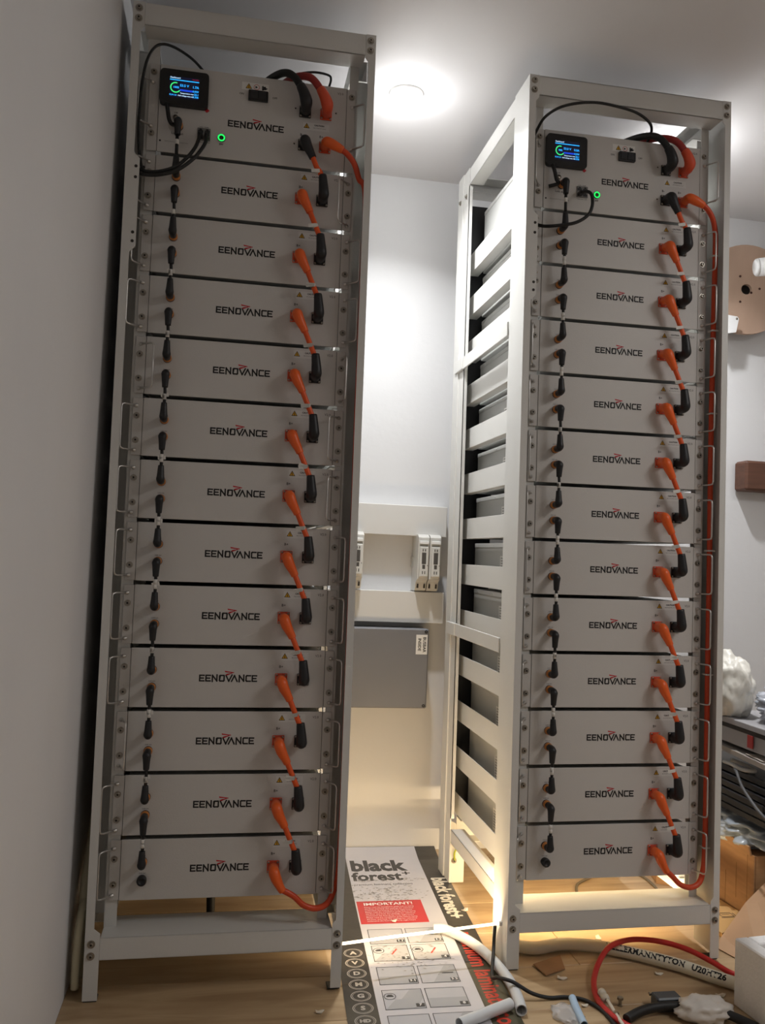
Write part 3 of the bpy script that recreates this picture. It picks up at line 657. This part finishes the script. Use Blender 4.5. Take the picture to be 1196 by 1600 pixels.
# ------------------------------------------------------------------ flattened packaging sheet on the floor
PW = mat('white printed film', srgb(206, 203, 206), .38, noise_amt=.05, noise_scale=5, bump=.5, bump_scale=9)
PD = mat('black printed film', srgb(54, 52, 50), .34, noise_amt=.25, noise_scale=14, bump=.6, bump_scale=12)
FOREST = mat('dark forest print', srgb(84, 80, 62), .4, noise_amt=.75, noise_scale=26, stretch=(1, .25, 1))
PR = mat('red printed panel', srgb(202, 60, 62), .4); PG = mat('grey printed area', srgb(172, 172, 174), .42); PGD = mat('dark grey print', srgb(60, 60, 62), .42)
PRT = mat('red letters', srgb(206, 62, 44), .45); PB = mat('pale printed area', srgb(190, 189, 192), .42)
sheet = thing('packaging_sheet', 'flattened white and black flooring package with printed pictures on the floor between racks', 'packaging', (.625, .3, 0))
def SH(s, y, h=.0): return (s + .06 * (y + .14), y - .3, .0016 + .0005 * math.sin(y * 9 + s * 7) * math.sin(s * 11 + 2) + max(0, (y - .80)) * .12 + h)
def strip(s0, s1, y0_, y1_, m_, name, h=0, ny=60, ns=6, th=0):
    mb = MB(); g = [[mb.bm.verts.new(SH(s0 + (s1 - s0) * i / ns, y0_ + (y1_ - y0_) * j / ny, h)) for i in range(ns + 1)] for j in range(ny + 1)]
    for j in range(ny):
        for i in range(ns): mb.bm.faces.new((g[j][i], g[j][i + 1], g[j + 1][i + 1], g[j + 1][i]))
    o = mb.build(name, m_, sheet)
    if th: m2 = o.modifiers.new('s', 'SOLIDIFY'); m2.thickness = th; m2.offset = 1
    return o
strip(0, .237, -.55, .888, PW, 'white_face', 0, th=.0006); strip(-.070, 0, -.55, .888, PD, 'left_black_band', 0, ns=3, th=.0006); strip(.237, .306, .10, .888, PD, 'right_black_band', 0, ns=3, th=.0006)
strip(.237, .306, -.55, .10, FOREST, 'forest_picture', 0, ns=3, th=.0006)
H1, H2, H3 = .0008, .0011, .0014
def sq(mb, s0, s1, ya, yb, h): mb.quad(SH(s0, ya, h), SH(s1, ya, h), SH(s1, yb, h), SH(s0, yb, h))
ptx = MB()
tf = lambda cs, cy, kx=1.0, ky=1.0: (lambda u, v: SH(cs + u * kx, cy + v * ky, H1))
add_text(ptx, 'black', .098, tf(.094, .746, 1.0, 1.3), offset=.0042, squeeze=.84); add_text(ptx, 'forest', .074, tf(.084, .657, 1, 1.2), offset=.0026, squeeze=.86); add_text(ptx, '+', .05, tf(.178, .680), offset=.001)
ptx.build('title_print', PGD, sheet)
ptx = MB(); add_text(ptx, 'premium laminate collection', .0155, tf(.097, .598, 1.0, 1.3)); ptx.build('subtitle_print', PGD, sheet)
mb = MB(); ny = 8
for j in range(ny):
    for i in range(6): sq(mb, .031 * i, .031 * (i + 1), .330 + .148 * j / ny, .330 + .148 * (j + 1) / ny, H1)
for v in mb.bm.verts: v.co.x += .004 + 0
mb.build('red_panel', PR, sheet)
mb = MB(); add_text(mb, 'IMPORTANT!', .024, lambda u, v: SH(.022 + u, .456 + v, H2), align='LEFT', offset=.0006)
for i in range(9): add_text(mb, ('Please read the installation guide before laying', 'the floor and keep this package for reference', 'acclimatise the boards for forty eight hours')[i % 3], .0088, lambda u, v, i=i: SH(.022 + u, .436 - i * .0112 + v, H2), align='LEFT', squeeze=.86)
mb.build('red_panel_print', LABEL, sheet)
# picture panels
def panel(s0, y1_, w_, h_, n, code):
    y0_ = y1_ - h_; mb = MB(); mb.m(0)
    for a in range(4):
        for c_ in range(4): sq(mb, s0 + w_ * c_ / 4, s0 + w_ * (c_ + 1) / 4, y0_ + h_ * a / 4, y0_ + h_ * (a + 1) / 4, H1)
    mb.m(1); e = .0016
    sq(mb, s0, s0 + w_, y0_, y0_ + e, H2); sq(mb, s0, s0 + w_, y1_ - e, y1_, H2); sq(mb, s0, s0 + e, y0_, y1_, H2); sq(mb, s0 + w_ - e, s0 + w_, y0_, y1_, H2)
    sq(mb, s0 + w_ * .76, s0 + w_ * .97, y0_ + .006, y0_ + .020, H3 + .0002)
    mb.m(2)
    P = lambda a, b: SH(s0 + w_ * a, y0_ + h_ * b, H2)
    if n % 4 == 0: mb.quad(P(.02, .03), P(.98, .03), P(.98, .45), P(.02, .45))
    elif n % 4 == 1: mb.quad(P(.3, .03), P(.98, .03), P(.98, .96), P(.72, .96)); 
    elif n % 4 == 2: mb.quad(P(.02, .03), P(.75, .03), P(.98, .5), P(.3, .5)); mb.quad(P(.45, .5), P(.98, .5), P(.98, .96), P(.7, .96))
    else: mb.quad(P(.02, .03), P(.98, .03), P(.98, .48), P(.02, .48)); 
    if n in (2, 3):
        mb.m(3); mb.quad(SH(s0 + w_ * .5, y0_ + h_ * .42, H3), SH(s0 + w_ * .53, y0_ + h_ * .38, H3), SH(s0 + w_ * .70, y0_ + h_ * .72, H3), SH(s0 + w_ * .67, y0_ + h_ * .76, H3))
    if n in (2, 3, 6):
        mb.m(1)
        for i in range(20):
            a0, a1 = 2 * PI * i / 20, 2 * PI * (i + 1) / 20; c = (s0 + w_ * .18, y0_ + h_ * .66)
            Q = lambda r, a, h: SH(c[0] + r * math.cos(a), c[1] + r * math.sin(a), h); mb.quad(Q(.0125, a0, H3), Q(.014, a0, H3), Q(.014, a1, H3), Q(.0125, a1, H3))
        sq(mb, c[0] - .008, c[0] + .008, c[1] - .002, c[1] + .003, H3); sq(mb, c[0] - .005, c[0] + .006, c[1] + .004, c[1] + .007, H3)
    if n in (1, 5): mb.m(1); sq(mb, s0 + w_ * .6, s0 + w_ * .9, y0_ + h_ * .5, y0_ + h_ * .56, H3)
    mb.m(4); add_text(mb, code, .013, lambda u, v: SH(s0 + w_ * .865 + u, y0_ + .013 + v, H3 + .0006), offset=.0004)
    mb.build('picture_panel', [PB, PGD, PG, PRT, LABEL], sheet)
rows = [.296, .204, .093, -.013, -.119, -.225]
for i, y_ in enumerate(rows):
    for j in range(2): panel(.016 + j * .0995, y_, .092, .083 if i else .084, i * 2 + j, '%d' % (i * 2 + j + 1) if i % 2 else '%d.%d' % (i + 1, j + 1))
mb = MB(); tv = lambda cs, cy: (lambda u, v: SH(cs + v, cy - u, H1))
add_text(mb, 'black forest+', .064, tv(.270, .640), align='LEFT', offset=.0024, squeeze=.86); mb.build('side_title_print', mat('pale letters', srgb(222, 214, 196), .4), sheet)
mb = MB(); add_text(mb, 'premium laminate collection', .064, tv(.270, .262), align='LEFT', offset=.0014, squeeze=.80); mb.build('side_subtitle_print', PRT, sheet)
for i in range(12):
    mb = MB(); cy = .17 - i * .0505
    for k in range(20):
        a0, a1 = 2 * PI * k / 20, 2 * PI * (k + 1) / 20; Q = lambda r, a: SH(-.032 + r * 1.05 * math.cos(a), cy + r * math.sin(a), H1)
        mb.quad(Q(.0205, a0), Q(.0222, a0), Q(.0222, a1), Q(.0205, a1)); mb.quad(Q(.0175, a0), Q(.0185, a0), Q(.0185, a1), Q(.0175, a1))
    add_text(mb, ('A', 'V', 'D', 'M', 'G', 'S', 'HD', 'E1', '15', 'C', 'R', 'K')[i], .022 if i not in (6, 7, 8) else .016, lambda u, v, cy=cy: SH(-.032 + u, cy + v, H1), offset=.001)
    mb.build('round_symbol', mat('pale grey print', srgb(178, 172, 164), .45), sheet)
# scuffs of dust on the sheet
DUST = mat('grey dust', srgb(150, 146, 140), .9)
mb = MB()
for i in range(420):
    s = random.gauss(.10, .06); y_ = random.choice((random.gauss(.53, .035), random.gauss(.53, .035), random.gauss(.13, .04), random.gauss(.63, .008)))
    if not 0 < s < .23: continue
    a = random.uniform(-.5, .5); l_ = random.uniform(.0015, .007); w_ = random.uniform(.0006, .002); h = H3 + .0008
    d = (math.cos(a), math.sin(a)); mb.quad(SH(s - d[0] * l_, y_ - d[1] * l_, h), SH(s + d[1] * w_, y_ - d[0] * w_, h), SH(s + d[0] * l_, y_ + d[1] * l_, h), SH(s - d[1] * w_, y_ + d[0] * w_, h))
mb.build('dust_scuffs', DUST, sheet, kind='stuff')
# ------------------------------------------------------------------ conduits and cables on the floor
def spl(pts, res=24):
    P = [Vector(p) for p in pts]; Q = []
    for i in range(len(P) - 1):
        p0 = P[max(i - 1, 0)]; p1 = P[i]; p2 = P[i + 1]; p3 = P[min(i + 2, len(P) - 1)]
        for k in range(res):
            t = k / res; Q.append(0.5 * (2 * p1 + (p2 - p0) * t + (2 * p0 - 5 * p1 + 4 * p2 - p3) * t * t + (-p0 + 3 * p1 - 3 * p2 + p3) * t ** 3))
    Q.append(P[-1]); return Q
def even(pts, step):
    Q = spl(pts); out = [Q[0]]; acc = 0
    for a, b in zip(Q, Q[1:]):
        L_ = (b - a).length; 
        while acc + L_ >= step:
            a = a + (b - a) * ((step - acc) / L_); L_ = (b - a).length; out.append(a.copy()); acc = 0
            if L_ < 1e-9: break
        acc += L_
    return out
def conduit(label, pts, r, m_, name='conduit', pitch=.0035, depth=.0008, n=14):
    t = thing(name, label, 'pipe', pts[0]); o = Vector(pts[0]); P = even([Vector(p) - o for p in pts], pitch / 2)
    mb = MB(); mb.tube(P, [r - (depth if i % 2 else 0) for i in range(len(P))], n, spline=False, cap=False)
    mb.tube(P[::4] + [P[-1]], r * .86, n, spline=False, cap=False)
    for a, b in ((P[0], P[1]), (P[-1], P[-2])): mb.lathe(a, (b - a).normalized(), [(0, r), (0, r * .86)], n)
    mb.build('corrugated_wall', m_, t); MB().tube(P[10::6] if len(P) > 40 else P, r * .3, 6, spline=False).build('dark_core', SEAM, t) if False else None
    return t
CW = mat('white corrugated conduit', srgb(214, 216, 216), .45, noise_amt=.05, noise_scale=30); CC_ = mat('cream conduit', srgb(226, 220, 200), .45)
CBL = mat('pale blue conduit', srgb(176, 200, 222), .4)
conduit('white corrugated conduit bending over the printed packaging beside the right rack foot', [(.838, .262, .014), (.862, .255, .016), (.884, .232, .0145), (.915, .175, .0145), (.936, .103, .0145), (.946, .024, .0145), (.947, -.048, .0145), (.940, -.107, .0145), (.932, -.150, .0145)], .0125, CW)
conduit('short straight white conduit piece lying across the packaging edge', [(.782, -.190, .0155), (.84, -.160, .0155), (.917, -.122, .0155)], .0125, CW)
conduit('short pale blue conduit end near the bottom edge of the floor', [(1.067, -.105, .012), (1.058, -.150, .012), (1.048, -.215, .012)], .0085, CBL, pitch=.005, depth=.001)
bigp = [(.985, .02 + .16, .0165), (1.071, .128, .0165), (1.144, .142, .0165), (1.224, .126, .0165), (1.284, .092, .0165), (1.340, .052, .0165), (1.392, .008, .0165), (1.437, -.043, .0165), (1.49, -.10, .0165)]
bigp[0] = (.990, .165, .0165)
bigp.insert(1, (1.03, .140, .0165))
bt = conduit('long white conduit with black lettering curving in front of the right rack', bigp, .0152, CC_, pitch=.004, depth=.0006, n=20)
bo = Vector(bigp[0]); BP = even([Vector(p) - bo for p in bigp], .002)
def on_pipe(P, s0, r, ang0):
    def fn(u, v):
        s = (s0 + u) / .002; i = max(0, min(int(s), len(P) - 2)); p = P[i].lerp(P[i + 1], s - i); tng = (P[i + 1] - P[i]).normalized(); side = Vector((0, 0, 1)).cross(tng); a = ang0 + v / r
        return p + (-side) * (r * math.cos(a)) + Vector((0, 0, 1)) * (r * math.sin(a))
    return fn
mb = MB(); add_text(mb, 'HELLERMANNTYTON   U20HT26', .0205, on_pipe(BP, .275, .0157, .75), align='LEFT', squeeze=.97, offset=.0008); mb.build('lettering', INK, bt)
cable('floor_cable', 'thin black cable trailing on the floor in front of the right rack', [(.950, .100, .088), (.946, .092, .06), (.938, .07, .034), (.915, .005, .014), (.916, -.036, .030), (.940, -.066, .034), (.979, -.083, .016), (1.02, -.085, .005), (1.06, -.086, .005), (1.098, -.103, .005), (1.117, -.142, .005), (1.121, -.181, .005), (1.118, -.26, .005)], .0042, RUBBER)
rc = [(1.66, -.095, .0075), (1.58, -.080, .010), (1.505, -.048, .016), (1.475, .002, .024), (1.442, .048, .032), (1.400, .084, .036), (1.346, .103, .038), (1.295, .098, .040), (1.240, .068, .0415), (1.200, .032, .034), (1.165, -.010, .020), (1.140, -.057, .012), (1.125, -.113, .008), (1.127, -.166, .0075), (1.139, -.206, .0075), (1.17, -.26, .0075)]
cable('red_cable', 'red cable looping over the lettered white conduit on the floor', rc, .0066, RED, 12)
0 and cable('red_cable', 'second red cable emerging beside the white foam block', [(1.62, -.12, .02), (1.53, -.055, .03), (1.49, -.012, .036), (1.47, .01, .034), (1.45, .035, .012), (1.46, .06, .0072), (1.53, .05, .0072)], .0060, RED, 12)
t = thing('cable_gland', 'grey white cable gland with a thin beige rod beside the red cable', 'cable fitting', (1.140, -.096, .018))
gm = mat('ivory plastic', srgb(214, 206, 190), .4)
ax = Vector((-.003, -.050, -.004)); MB().lathe((0, 0, 0), ax, [(0, 0), (0, .009), (.008, .0095), (.009, .008), (.020, .008), (.021, .0095), (.030, .0085), (.032, .004)], 14).build('gland_body', gm, t)
MB().tube([(0, -.03, -.002), (-.004, -.085, -.006), (-.010, -.17, -.009)], .0038, 10).build('rod', gm, t); MB().lathe((-.0035, -.078, -.006), (-.02, -1, 0), [(0, .0062), (.007, .0062)], 10).build('ferrule', BOLT, t)
def wire_pile():
    cable('black_cable', 'thick black cable end crossing the bottom right corner of the floor', [(1.15, -.20, .012), (1.20, -.178, .016), (1.25, -.170, .018), (1.30, -.180, .02), (1.36, -.20, .02), (1.42, -.26, .012)], .010, RUBBER, 12)
wire_pile()
t = thing('cable_connector', 'dark grey connector block with small metal screws near the bottom edge', 'connector', (1.262, -.142, .017))
MB().box((-.020, -.022, -.017), (.040, .012, .014), .003).build('connector_body', mat('slate plastic', srgb(70, 76, 82), .4), t)
for x in (-.02, -.012, -.004): MB().lathe((x, .012, .006), (0, 1, .3), [(0, .003), (.006, .003), (.006, 0)], 8).build('connector_screw', BOLT, t)
def crumple(name, label, cat, loc, rad, m_, sub=4, amp=.25, fr=9.0, flat=None, seed=0, tag_=True):
    bm = bmesh.new(); bmesh.ops.create_icosphere(bm, subdivisions=sub, radius=1)
    for v in bm.verts:
        n_ = v.co.normalized(); q = noise.noise(n_ * fr * .35 + Vector((seed, 0, 0))); q2 = 1 - min(1, 2.6 * abs(noise.noise(Vector((n_.x, n_.y, n_.z * .55)) * fr * .42 + Vector((seed + 9, 2, 0)))))
        q3 = 1 - min(1, 2.6 * abs(noise.noise(n_ * fr * .9 + Vector((seed + 3, 5, 0)))))
        d = 1 + amp * .6 * q + amp * .30 * q2 + amp * .12 * q3; v.co = Vector((n_.x * rad[0] * d, n_.y * rad[1] * d, n_.z * rad[2] * d))
        if v.co.z < -rad[2] * .72: v.co.z = -rad[2] * .72
    mz = min(v.co.z for v in bm.verts)
    for v in bm.verts: v.co.z -= mz
    for f in bm.faces: f.smooth = True
    me = bpy.data.meshes.new(name); bm.to_mesh(me); bm.free(); me.materials.append(m_); o = link(name, me, None, loc); return tag(o, label, cat)
PLW = mat('crumpled white plastic', srgb(218, 212, 205), .35, alpha=1, bump=.6, bump_scale=25)
crumple('plastic_wrap', 'crumpled white plastic wrap beside the black connector on the floor', 'wrapping', (1.335, -.195, .0), (.056, .036, .026), PLW, seed=3, amp=.42, fr=7)
FILM = mat('clear plastic film', srgb(240, 240, 240), .25, alpha=.4)
crumple('plastic_film', 'scrap of clear film beside the pale blue conduit end', 'wrapping', (1.035, -.155, .0), (.03, .04, .006), FILM, 3, seed=5, amp=.6)
# scraps
SCR = mat('paper scrap', srgb(220, 210, 192), .7)
def scrap(label, x, y, s, rz, z=0.0):
    mb = MB(); mb.prism([(-s, -s * .5), (s * .2, -s * .6), (s, -s * .1), (s * .7, s * .5), (-s * .3, s * .4), (-s * .9, s * .6)], 2, 0, .0025, .0004)
    for v in mb.bm.verts: v.co.z += .003 * abs(v.co.x / s) ** 2
    o = mb.build('paper_scrap', SCR); o.location = (x, y, z); o.rotation_euler[2] = rz; tag(o, label, 'scrap', 'scraps on the floor')
scrap('small white scrap on the packaging at the lower edge of the red printed panel', .747, .334, .008, .3, .005)
scrap('cream scrap on planks right of the packaging, left of the right rack', .963, .400, .012, .8)
scrap('curled scrap near the rear foot of the right rack', .992, .62, .018, 2.6)
scrap('thin white scrap in front of the left rack right foot', .502, -.087, .010, .2)
scrap('cream scrap in front of the right rack, left of the red cable loop', 1.088, .004, .012, -.3)
scrap('white round chip beside the pale blue conduit end', 1.091, -.12, .008, .1)
scrap('cream scrap under the right rack, seen below its bottom beam', 1.268, .20, .014, 1.2)
scrap('flat scrap just left of the white foam block', 1.430, -.108, .012, .1)
scrap('thin scrap in front of the lettered white conduit', 1.335, .002, .010, -.2)
t = thing('small_bolt', 'small upright metal bolt beside the red cable on the floor', 'bolt', (1.172, -.125, 0)); MB().lathe((0, 0, 0), (0, 0, 1), [(0, .004), (.014, .004), (.014, .007), (.019, .007), (.019, 0)], 8, False).build('bolt_body', BOLT, t); MB().lathe((0, 0, 0), (0, 0, 1), [(.0, 0), (0, .006), (.003, .006), (.003, .004)], 8, False).build('nut', BOLT, t)
CARD = mat('brown cardboard', srgb(178, 138, 98), .8, noise_amt=.12, noise_scale=14, stretch=(1, 1, 6)); CARDD = mat('dark cardboard', srgb(150, 112, 76), .85, noise_amt=.15, noise_scale=20)
mb = MB(); mb.prism([(1.040, .070), (1.128, .115), (1.112, .045), (1.052, .015)], 2, .0003, .0035, .0005)
for v in mb.bm.verts: v.co.z += max(0, 1.128 - v.co.x) * .03
tag(mb.build('cardboard_piece', CARDD), 'folded piece of brown cardboard under the lettered white conduit', 'cardboard')
# ------------------------------------------------------------------ white foam and cardboard at right
FOAM = mat('white packing foam', srgb(232, 230, 228), .85, noise_amt=.04, noise_scale=120, bump=.5, bump_scale=160)
fb = MB(); h = .148
for a in ((.0, -.33, .0, .034, 0, h), (.034, -.036, .0, .34, 0, h), (.30, -.33, .0, .34, -.036, h)): pass
fb.box((0, -.34, 0), (.034, 0, h), .003); fb.box((.0345, -.036, 0), (.34, 0, h), .003); fb.box((.0345, -.34, 0), (.34, -.0365, .05), .002); fb.box((.305, -.34, .05), (.34, -.0365, h), .003)
fo = fb.build('foam_tray', FOAM); fo.location = (1.437, -.145, 0); fo.rotation_euler[2] = math.radians(6); tag(fo, 'white foam packing tray in the bottom right corner', 'packing foam')
def slab(name, label, cat, pts, th, m_, **k):
    mb = MB(); n_ = len(pts); P = [Vector(p) for p in pts]; nrm = (P[1] - P[0]).cross(P[2] - P[0]).normalized(); nrm = nrm if nrm.z > 0 else -nrm
    A = [mb.bm.verts.new(p) for p in P]; B = [mb.bm.verts.new(p + nrm * th) for p in P]; mb.bm.faces.new(A); mb.bm.faces.new(B)
    for i in range(n_): mb.bm.faces.new((A[i], A[(i + 1) % n_], B[(i + 1) % n_], B[i]))
    return tag(mb.build(name, m_), label, cat)
slab('cardboard_sheet', 'bare brown cardboard sheet sloping up behind the white foam tray', 'cardboard', [(1.560, .120, .001), (1.605, .160, .012), (1.70, .205, .075), (1.79, .235, .125), (1.93, .05, .125), (1.80, -.10, .10), (1.60, -.02, .001)], .004, mat('pale cardboard', srgb(186, 150, 116), .8, noise_amt=.08, noise_scale=10))
# big cardboard box
t = thing('cardboard_box', 'large open cardboard box on the floor right of the right rack', 'box', (1.752, .252, 0))
mb = MB(); mb.box((0, 0, 0), (.005, .34, .185), .001); mb.box((.006, 0, 0), (.36, .005, .185), .001); mb.box((.006, .335, 0), (.36, .34, .185), .001); mb.box((.355, .006, 0), (.36, .334, .185), .001); mb.box((.006, .006, 0), (.354, .334, .006)); mb.box((.006, .006, .178), (.354, .334, .184))
mb.build('carton', CARD, t); mb = MB(); mb.box((-.012, .0, .186), (-.006, .33, .214), .001, Matrix.Rotation(-.25, 3, 'Y'), (-.006, 0, .186)); mb.build('flap', CARD, t)
for i in range(6): MB().box((-.0008, .03 + i * .052, .01 + .03 * (i % 2)), (0, .031 + i * .052, .18 - .04 * ((i * 7) % 3))).build('crease', CARDD, t)
slab('cardboard_flap', 'flat yellowish cardboard piece with a printed symbol under the open box', 'cardboard', [(1.735, .415, .001), (1.748, .270, .001), (1.70, .225, .001), (1.61, .175, .001), (1.60, .24, .001)], .012, mat('yellow cardboard', srgb(196, 156, 100), .8))
mb = MB(); strokes(mb, [(-.018, -.012), (.018, -.012), (.018, .012), (-.018, .012), (-.018, -.012)], .002, lambda u, v: (1.690 + u, .285 + v, .0137)); strokes(mb, [(-.010, .002), (.010, .002)], .002, lambda u, v: (1.690 + u, .285 + v, .0137)); strokes(mb, [(-.024, -.018), (.024, -.018), (.026, .01)], .002, lambda u, v: (1.690 + u, .285 + v, .0137))
bpy.data.objects.get('cardboard_flap') and mb.build('printed_symbol', PGD, bpy.data.objects['cardboard_flap'])
crumple('leather_bag', 'dark brown leather bag slumped in front of the open cardboard box', 'bag', (1.935, .195, .0), (.085, .046, .105), mat('dark brown leather', srgb(62, 44, 40), .5, noise_amt=.2, noise_scale=12, bump=.4, bump_scale=40), seed=8, amp=.2)
crumple('plastic_bag', 'crumpled grey translucent plastic bag lying on top of the open cardboard box', 'bag', (1.90, .40, .186), (.165, .18, .046), mat('grey plastic film', srgb(176, 184, 192), .25, bump=.9, bump_scale=16), 5, seed=11, amp=.5, fr=12)
BLK = mat('black flat moulding', srgb(24, 24, 28), .3)
z = .272
for i in range(6):
    o = MB().box((0, 0, 0), (.30, .40, .020), .003).build('black_tray', BLK); o.location = (1.752 + random.uniform(-.004, .008), .205 + random.uniform(-.01, .01), z); o.rotation_euler[2] = random.uniform(-.02, .02); z += .0215
    tag(o, '%s black flat tray of the stack above the plastic bag' % ('lowest', 'second lowest', 'third lowest', 'third highest', 'second highest', 'uppermost')[i], 'tray', 'stack of black trays')
cable('grey_cable', 'dark grey cord hanging diagonally over the stack of black trays', [(1.755, .36, z + .003), (1.744, .33, z - .005), (1.738, .30, z - .03), (1.736, .26, z - .055), (1.736, .20, z - .085), (1.76, .15, z - .12)], .0045, mat('grey cord', srgb(92, 92, 94), .5))
cable('white_cable', 'white cord bundle lying on the uppermost black tray', [(1.76, .42, z + .006), (1.752, .37, z + .010), (1.755, .33, z + .006), (1.78, .30, z + .006), (1.80, .35, z + .006), (1.77, .40, z + .016)], .0055, mat('white cord', srgb(206, 204, 200), .5))
slab('grey_board', 'grey white flat board resting above the stack of black trays', 'board', [(1.745, .60, .452), (1.742, .20, .436), (2.02, .15, .436), (2.03, .60, .452)], .014, mat('grey board', srgb(168, 160, 152), .7, noise_amt=.08))
slab('paper_sheet', 'pale torn paper on the front edge of the grey board', 'paper', [(1.750, .30, .457), (1.748, .22, .4535), (1.80, .19, .4535), (1.86, .24, .4545), (1.80, .29, .457)], .002, mat('pale paper', srgb(214, 204, 192), .8))
t = thing('storage_crate', 'grey plastic crate wrapped in clear film above the grey board', 'crate', (1.752, .20, .470))
mb = MB(); mb.box((0, 0, 0), (.28, .30, .062), .003); mb.m(1).box((-.004, -.004, .045), (.284, .304, .058), .002); mb.m(0).box((-.006, -.006, .058), (.286, .306, .075), .002); mb.build('crate_body', [mat('light grey crate', srgb(170, 168, 170), .5), SEAM], t)
mb = MB(); mb.box((-.0075, .06, .01), (-.0045, .085, .045)); mb.build('crate_latch', REDC, t)
crumple('film_wrap', 'shiny clear plastic wrap heaped on the grey crate', 'wrapping', (1.905, .25, .546), (.10, .11, .062), mat('shiny clear wrap', srgb(206, 210, 220), .14, trans=.15, bump=.8, bump_scale=22), 5, seed=21, amp=.6, fr=12)
crumple('white_plastic_bag', 'tied white plastic bag bulging above the grey crate beside the right rack', 'bag', (1.776, .445, .546), (.066, .092, .108), mat('white bag film', srgb(228, 224, 214), .38, noise_amt=.04, bump=.5, bump_scale=10), 5, seed=30, amp=.22, fr=8)
# ------------------------------------------------------------------ on the wall at right
t = thing('cable_reel', 'round plywood cable reel flange mounted on the white wall at right', 'cable reel', (2.069, .835, 2.005), (0, 0, -.16))
PLY = mat('plywood', srgb(176, 148, 128), .7, noise_amt=.16, noise_scale=9, stretch=(1, 1, .3))
mb = MB(); n = 48; ri, ro = .019, .165; F_ = []; 
for y_, in ((0,), (.014,)):
    F_.append([[mb.bm.verts.new((r * math.cos(2 * PI * k / n), y_, r * math.sin(2 * PI * k / n))) for k in range(n)] for r in (ri, ro)])
for k in range(n):
    k2 = (k + 1) % n; mb.bm.faces.new((F_[0][0][k], F_[0][0][k2], F_[0][1][k2], F_[0][1][k])); mb.bm.faces.new((F_[1][0][k], F_[1][0][k2], F_[1][1][k2], F_[1][1][k]))
    mb.bm.faces.new((F_[0][1][k], F_[0][1][k2], F_[1][1][k2], F_[1][1][k])); mb.bm.faces.new((F_[0][0][k], F_[0][0][k2], F_[1][0][k2], F_[1][0][k]))
mb.build('flange', PLY, t)
MB().lathe((0, .014, 0), (0, 1, 0), [(0, .060), (.025, .060), (.0255, 0)], 24).build('core', SEAM, t)
for x, z_ in ((-.024, .047), (-.022, -.047), (.048, .004), (.018, -.012)): MB().lathe((x, -.0005, z_), (0, 1, 0), [(0, .0045), (.0004, .0045), (.0004, 0)], 10).build('bolt_hole', mat('rusty hole', srgb(70, 38, 28), .8), t)
t = thing('security_camera', 'white cylindrical camera with a dark round lens in front of the cable reel', 'camera', (2.012, .70, 2.035))
axc = Vector((1, -.34, .10)).normalized()
CWH = mat('white glossy plastic', srgb(232, 232, 232), .3)
MB().lathe((0, 0, 0), axc, [(-.002, 0), (-.002, .024), (.002, .029), (.010, .031), (.0105, .0295), (.012, .0295), (.0125, .031), (.085, .032)], 28).build('camera_body', CWH, t)
MB().lathe((0, 0, 0), axc, [(.085, .032), (.088, .030), (.084, .026), (.083, 0)], 28).build('lens_face', mat('dark lens glass', srgb(34, 34, 38), .15), t)
MB().tube([(.05, -.01, .02), (.10, .05, .04), (.12, .10, .05), (.125, .185, .05)], .009, 12).build('mounting_arm', CWH, t)
MB().lathe((.125, .192, .05), (0, -1, 0), [(0, .03), (.008, .03), (.010, .02)], 20).build('wall_base', CWH, t)
t = thing('wall_bracket', 'small white bracket plate on the wall at the lower left of the cable reel', 'bracket', (2.010, .80, 1.862))
MB().prism([(-.05, .032), (.004, .028), (.010, .020), (.0, -.030), (-.05, -.040)], 1, 0, .003, .0008).build('plate', CWH, t); MB().lathe((.0, 0, .020), (0, -1, 0), [(0, .004), (.002, .004), (.002, 0)], 10).build('bracket_screw', BOLT, t); MB().box((-.05, .003, -.03), (-.046, .0925, .03)).build('stand_off', CWH, t)
WOOD = mat('dark stained timber', srgb(96, 62, 46), .55, noise_amt=.3, noise_scale=20, stretch=(.25, 1, 3))
tb = MB().box((0, 0, 0), (.62, .075, .108), .008).build('timber_beam', WOOD); tb.location = (2.072, .8175, 1.270); tag(tb, 'dark brown timber beam end on the white wall below the cable reel', 'timber')
# ------------------------------------------------------------------ between left rack and wall, and under the racks
GCR = mat('aged cream conduit', srgb(228, 218, 186), .5)
cable('wall_conduit', 'upper cream conduit bending down in the gap between left rack and wall', [(-.018, .30, .50), (-.0185, .20, .36), (-.020, .13, .26), (-.022, .10, .20), (-.022, .09, .10), (-.022, .09, .011)], .0095, GCR, 12, 'pipe')
cable('wall_conduit', 'lower cream conduit close to the floor in the gap beside the left rack', [(-.018, .30, .42), (-.0185, .16, .22), (-.020, .06, .16), (-.022, .04, .08), (-.022, .04, .011)], .0085, GCR, 12, 'pipe')
cable('riser_cable', 'thick black cable rising from the floor under the left rack', [(.262, .31, .0), (.262, .31, .06), (.258, .315, .13), (.25, .34, .185)], .011, RUBBER, 12)
cable('floor_wire', 'dark wire lying on the floor behind the bottom beam, left one under the right rack', [(1.31, .44, .004), (1.325, .47, .004), (1.36, .55, .004), (1.42, .60, .004), (1.47, .64, .004)], .004, mat('grey brown wire', srgb(110, 100, 84), .6))
cable('floor_wire', 'dark wire lying on the floor behind the bottom beam, right one under the right rack', [(1.60, .46, .004), (1.592, .481, .004), (1.60, .53, .004), (1.60, .60, .004), (1.57, .68, .004)], .004, MATS['grey brown wire'])
slab('cardboard_strip', 'strip of brown cardboard on the floor behind the right rack', 'cardboard', [(1.62, .55, .001), (1.70, .50, .001), (1.73, .66, .001), (1.66, .72, .001)], .05, CARD)
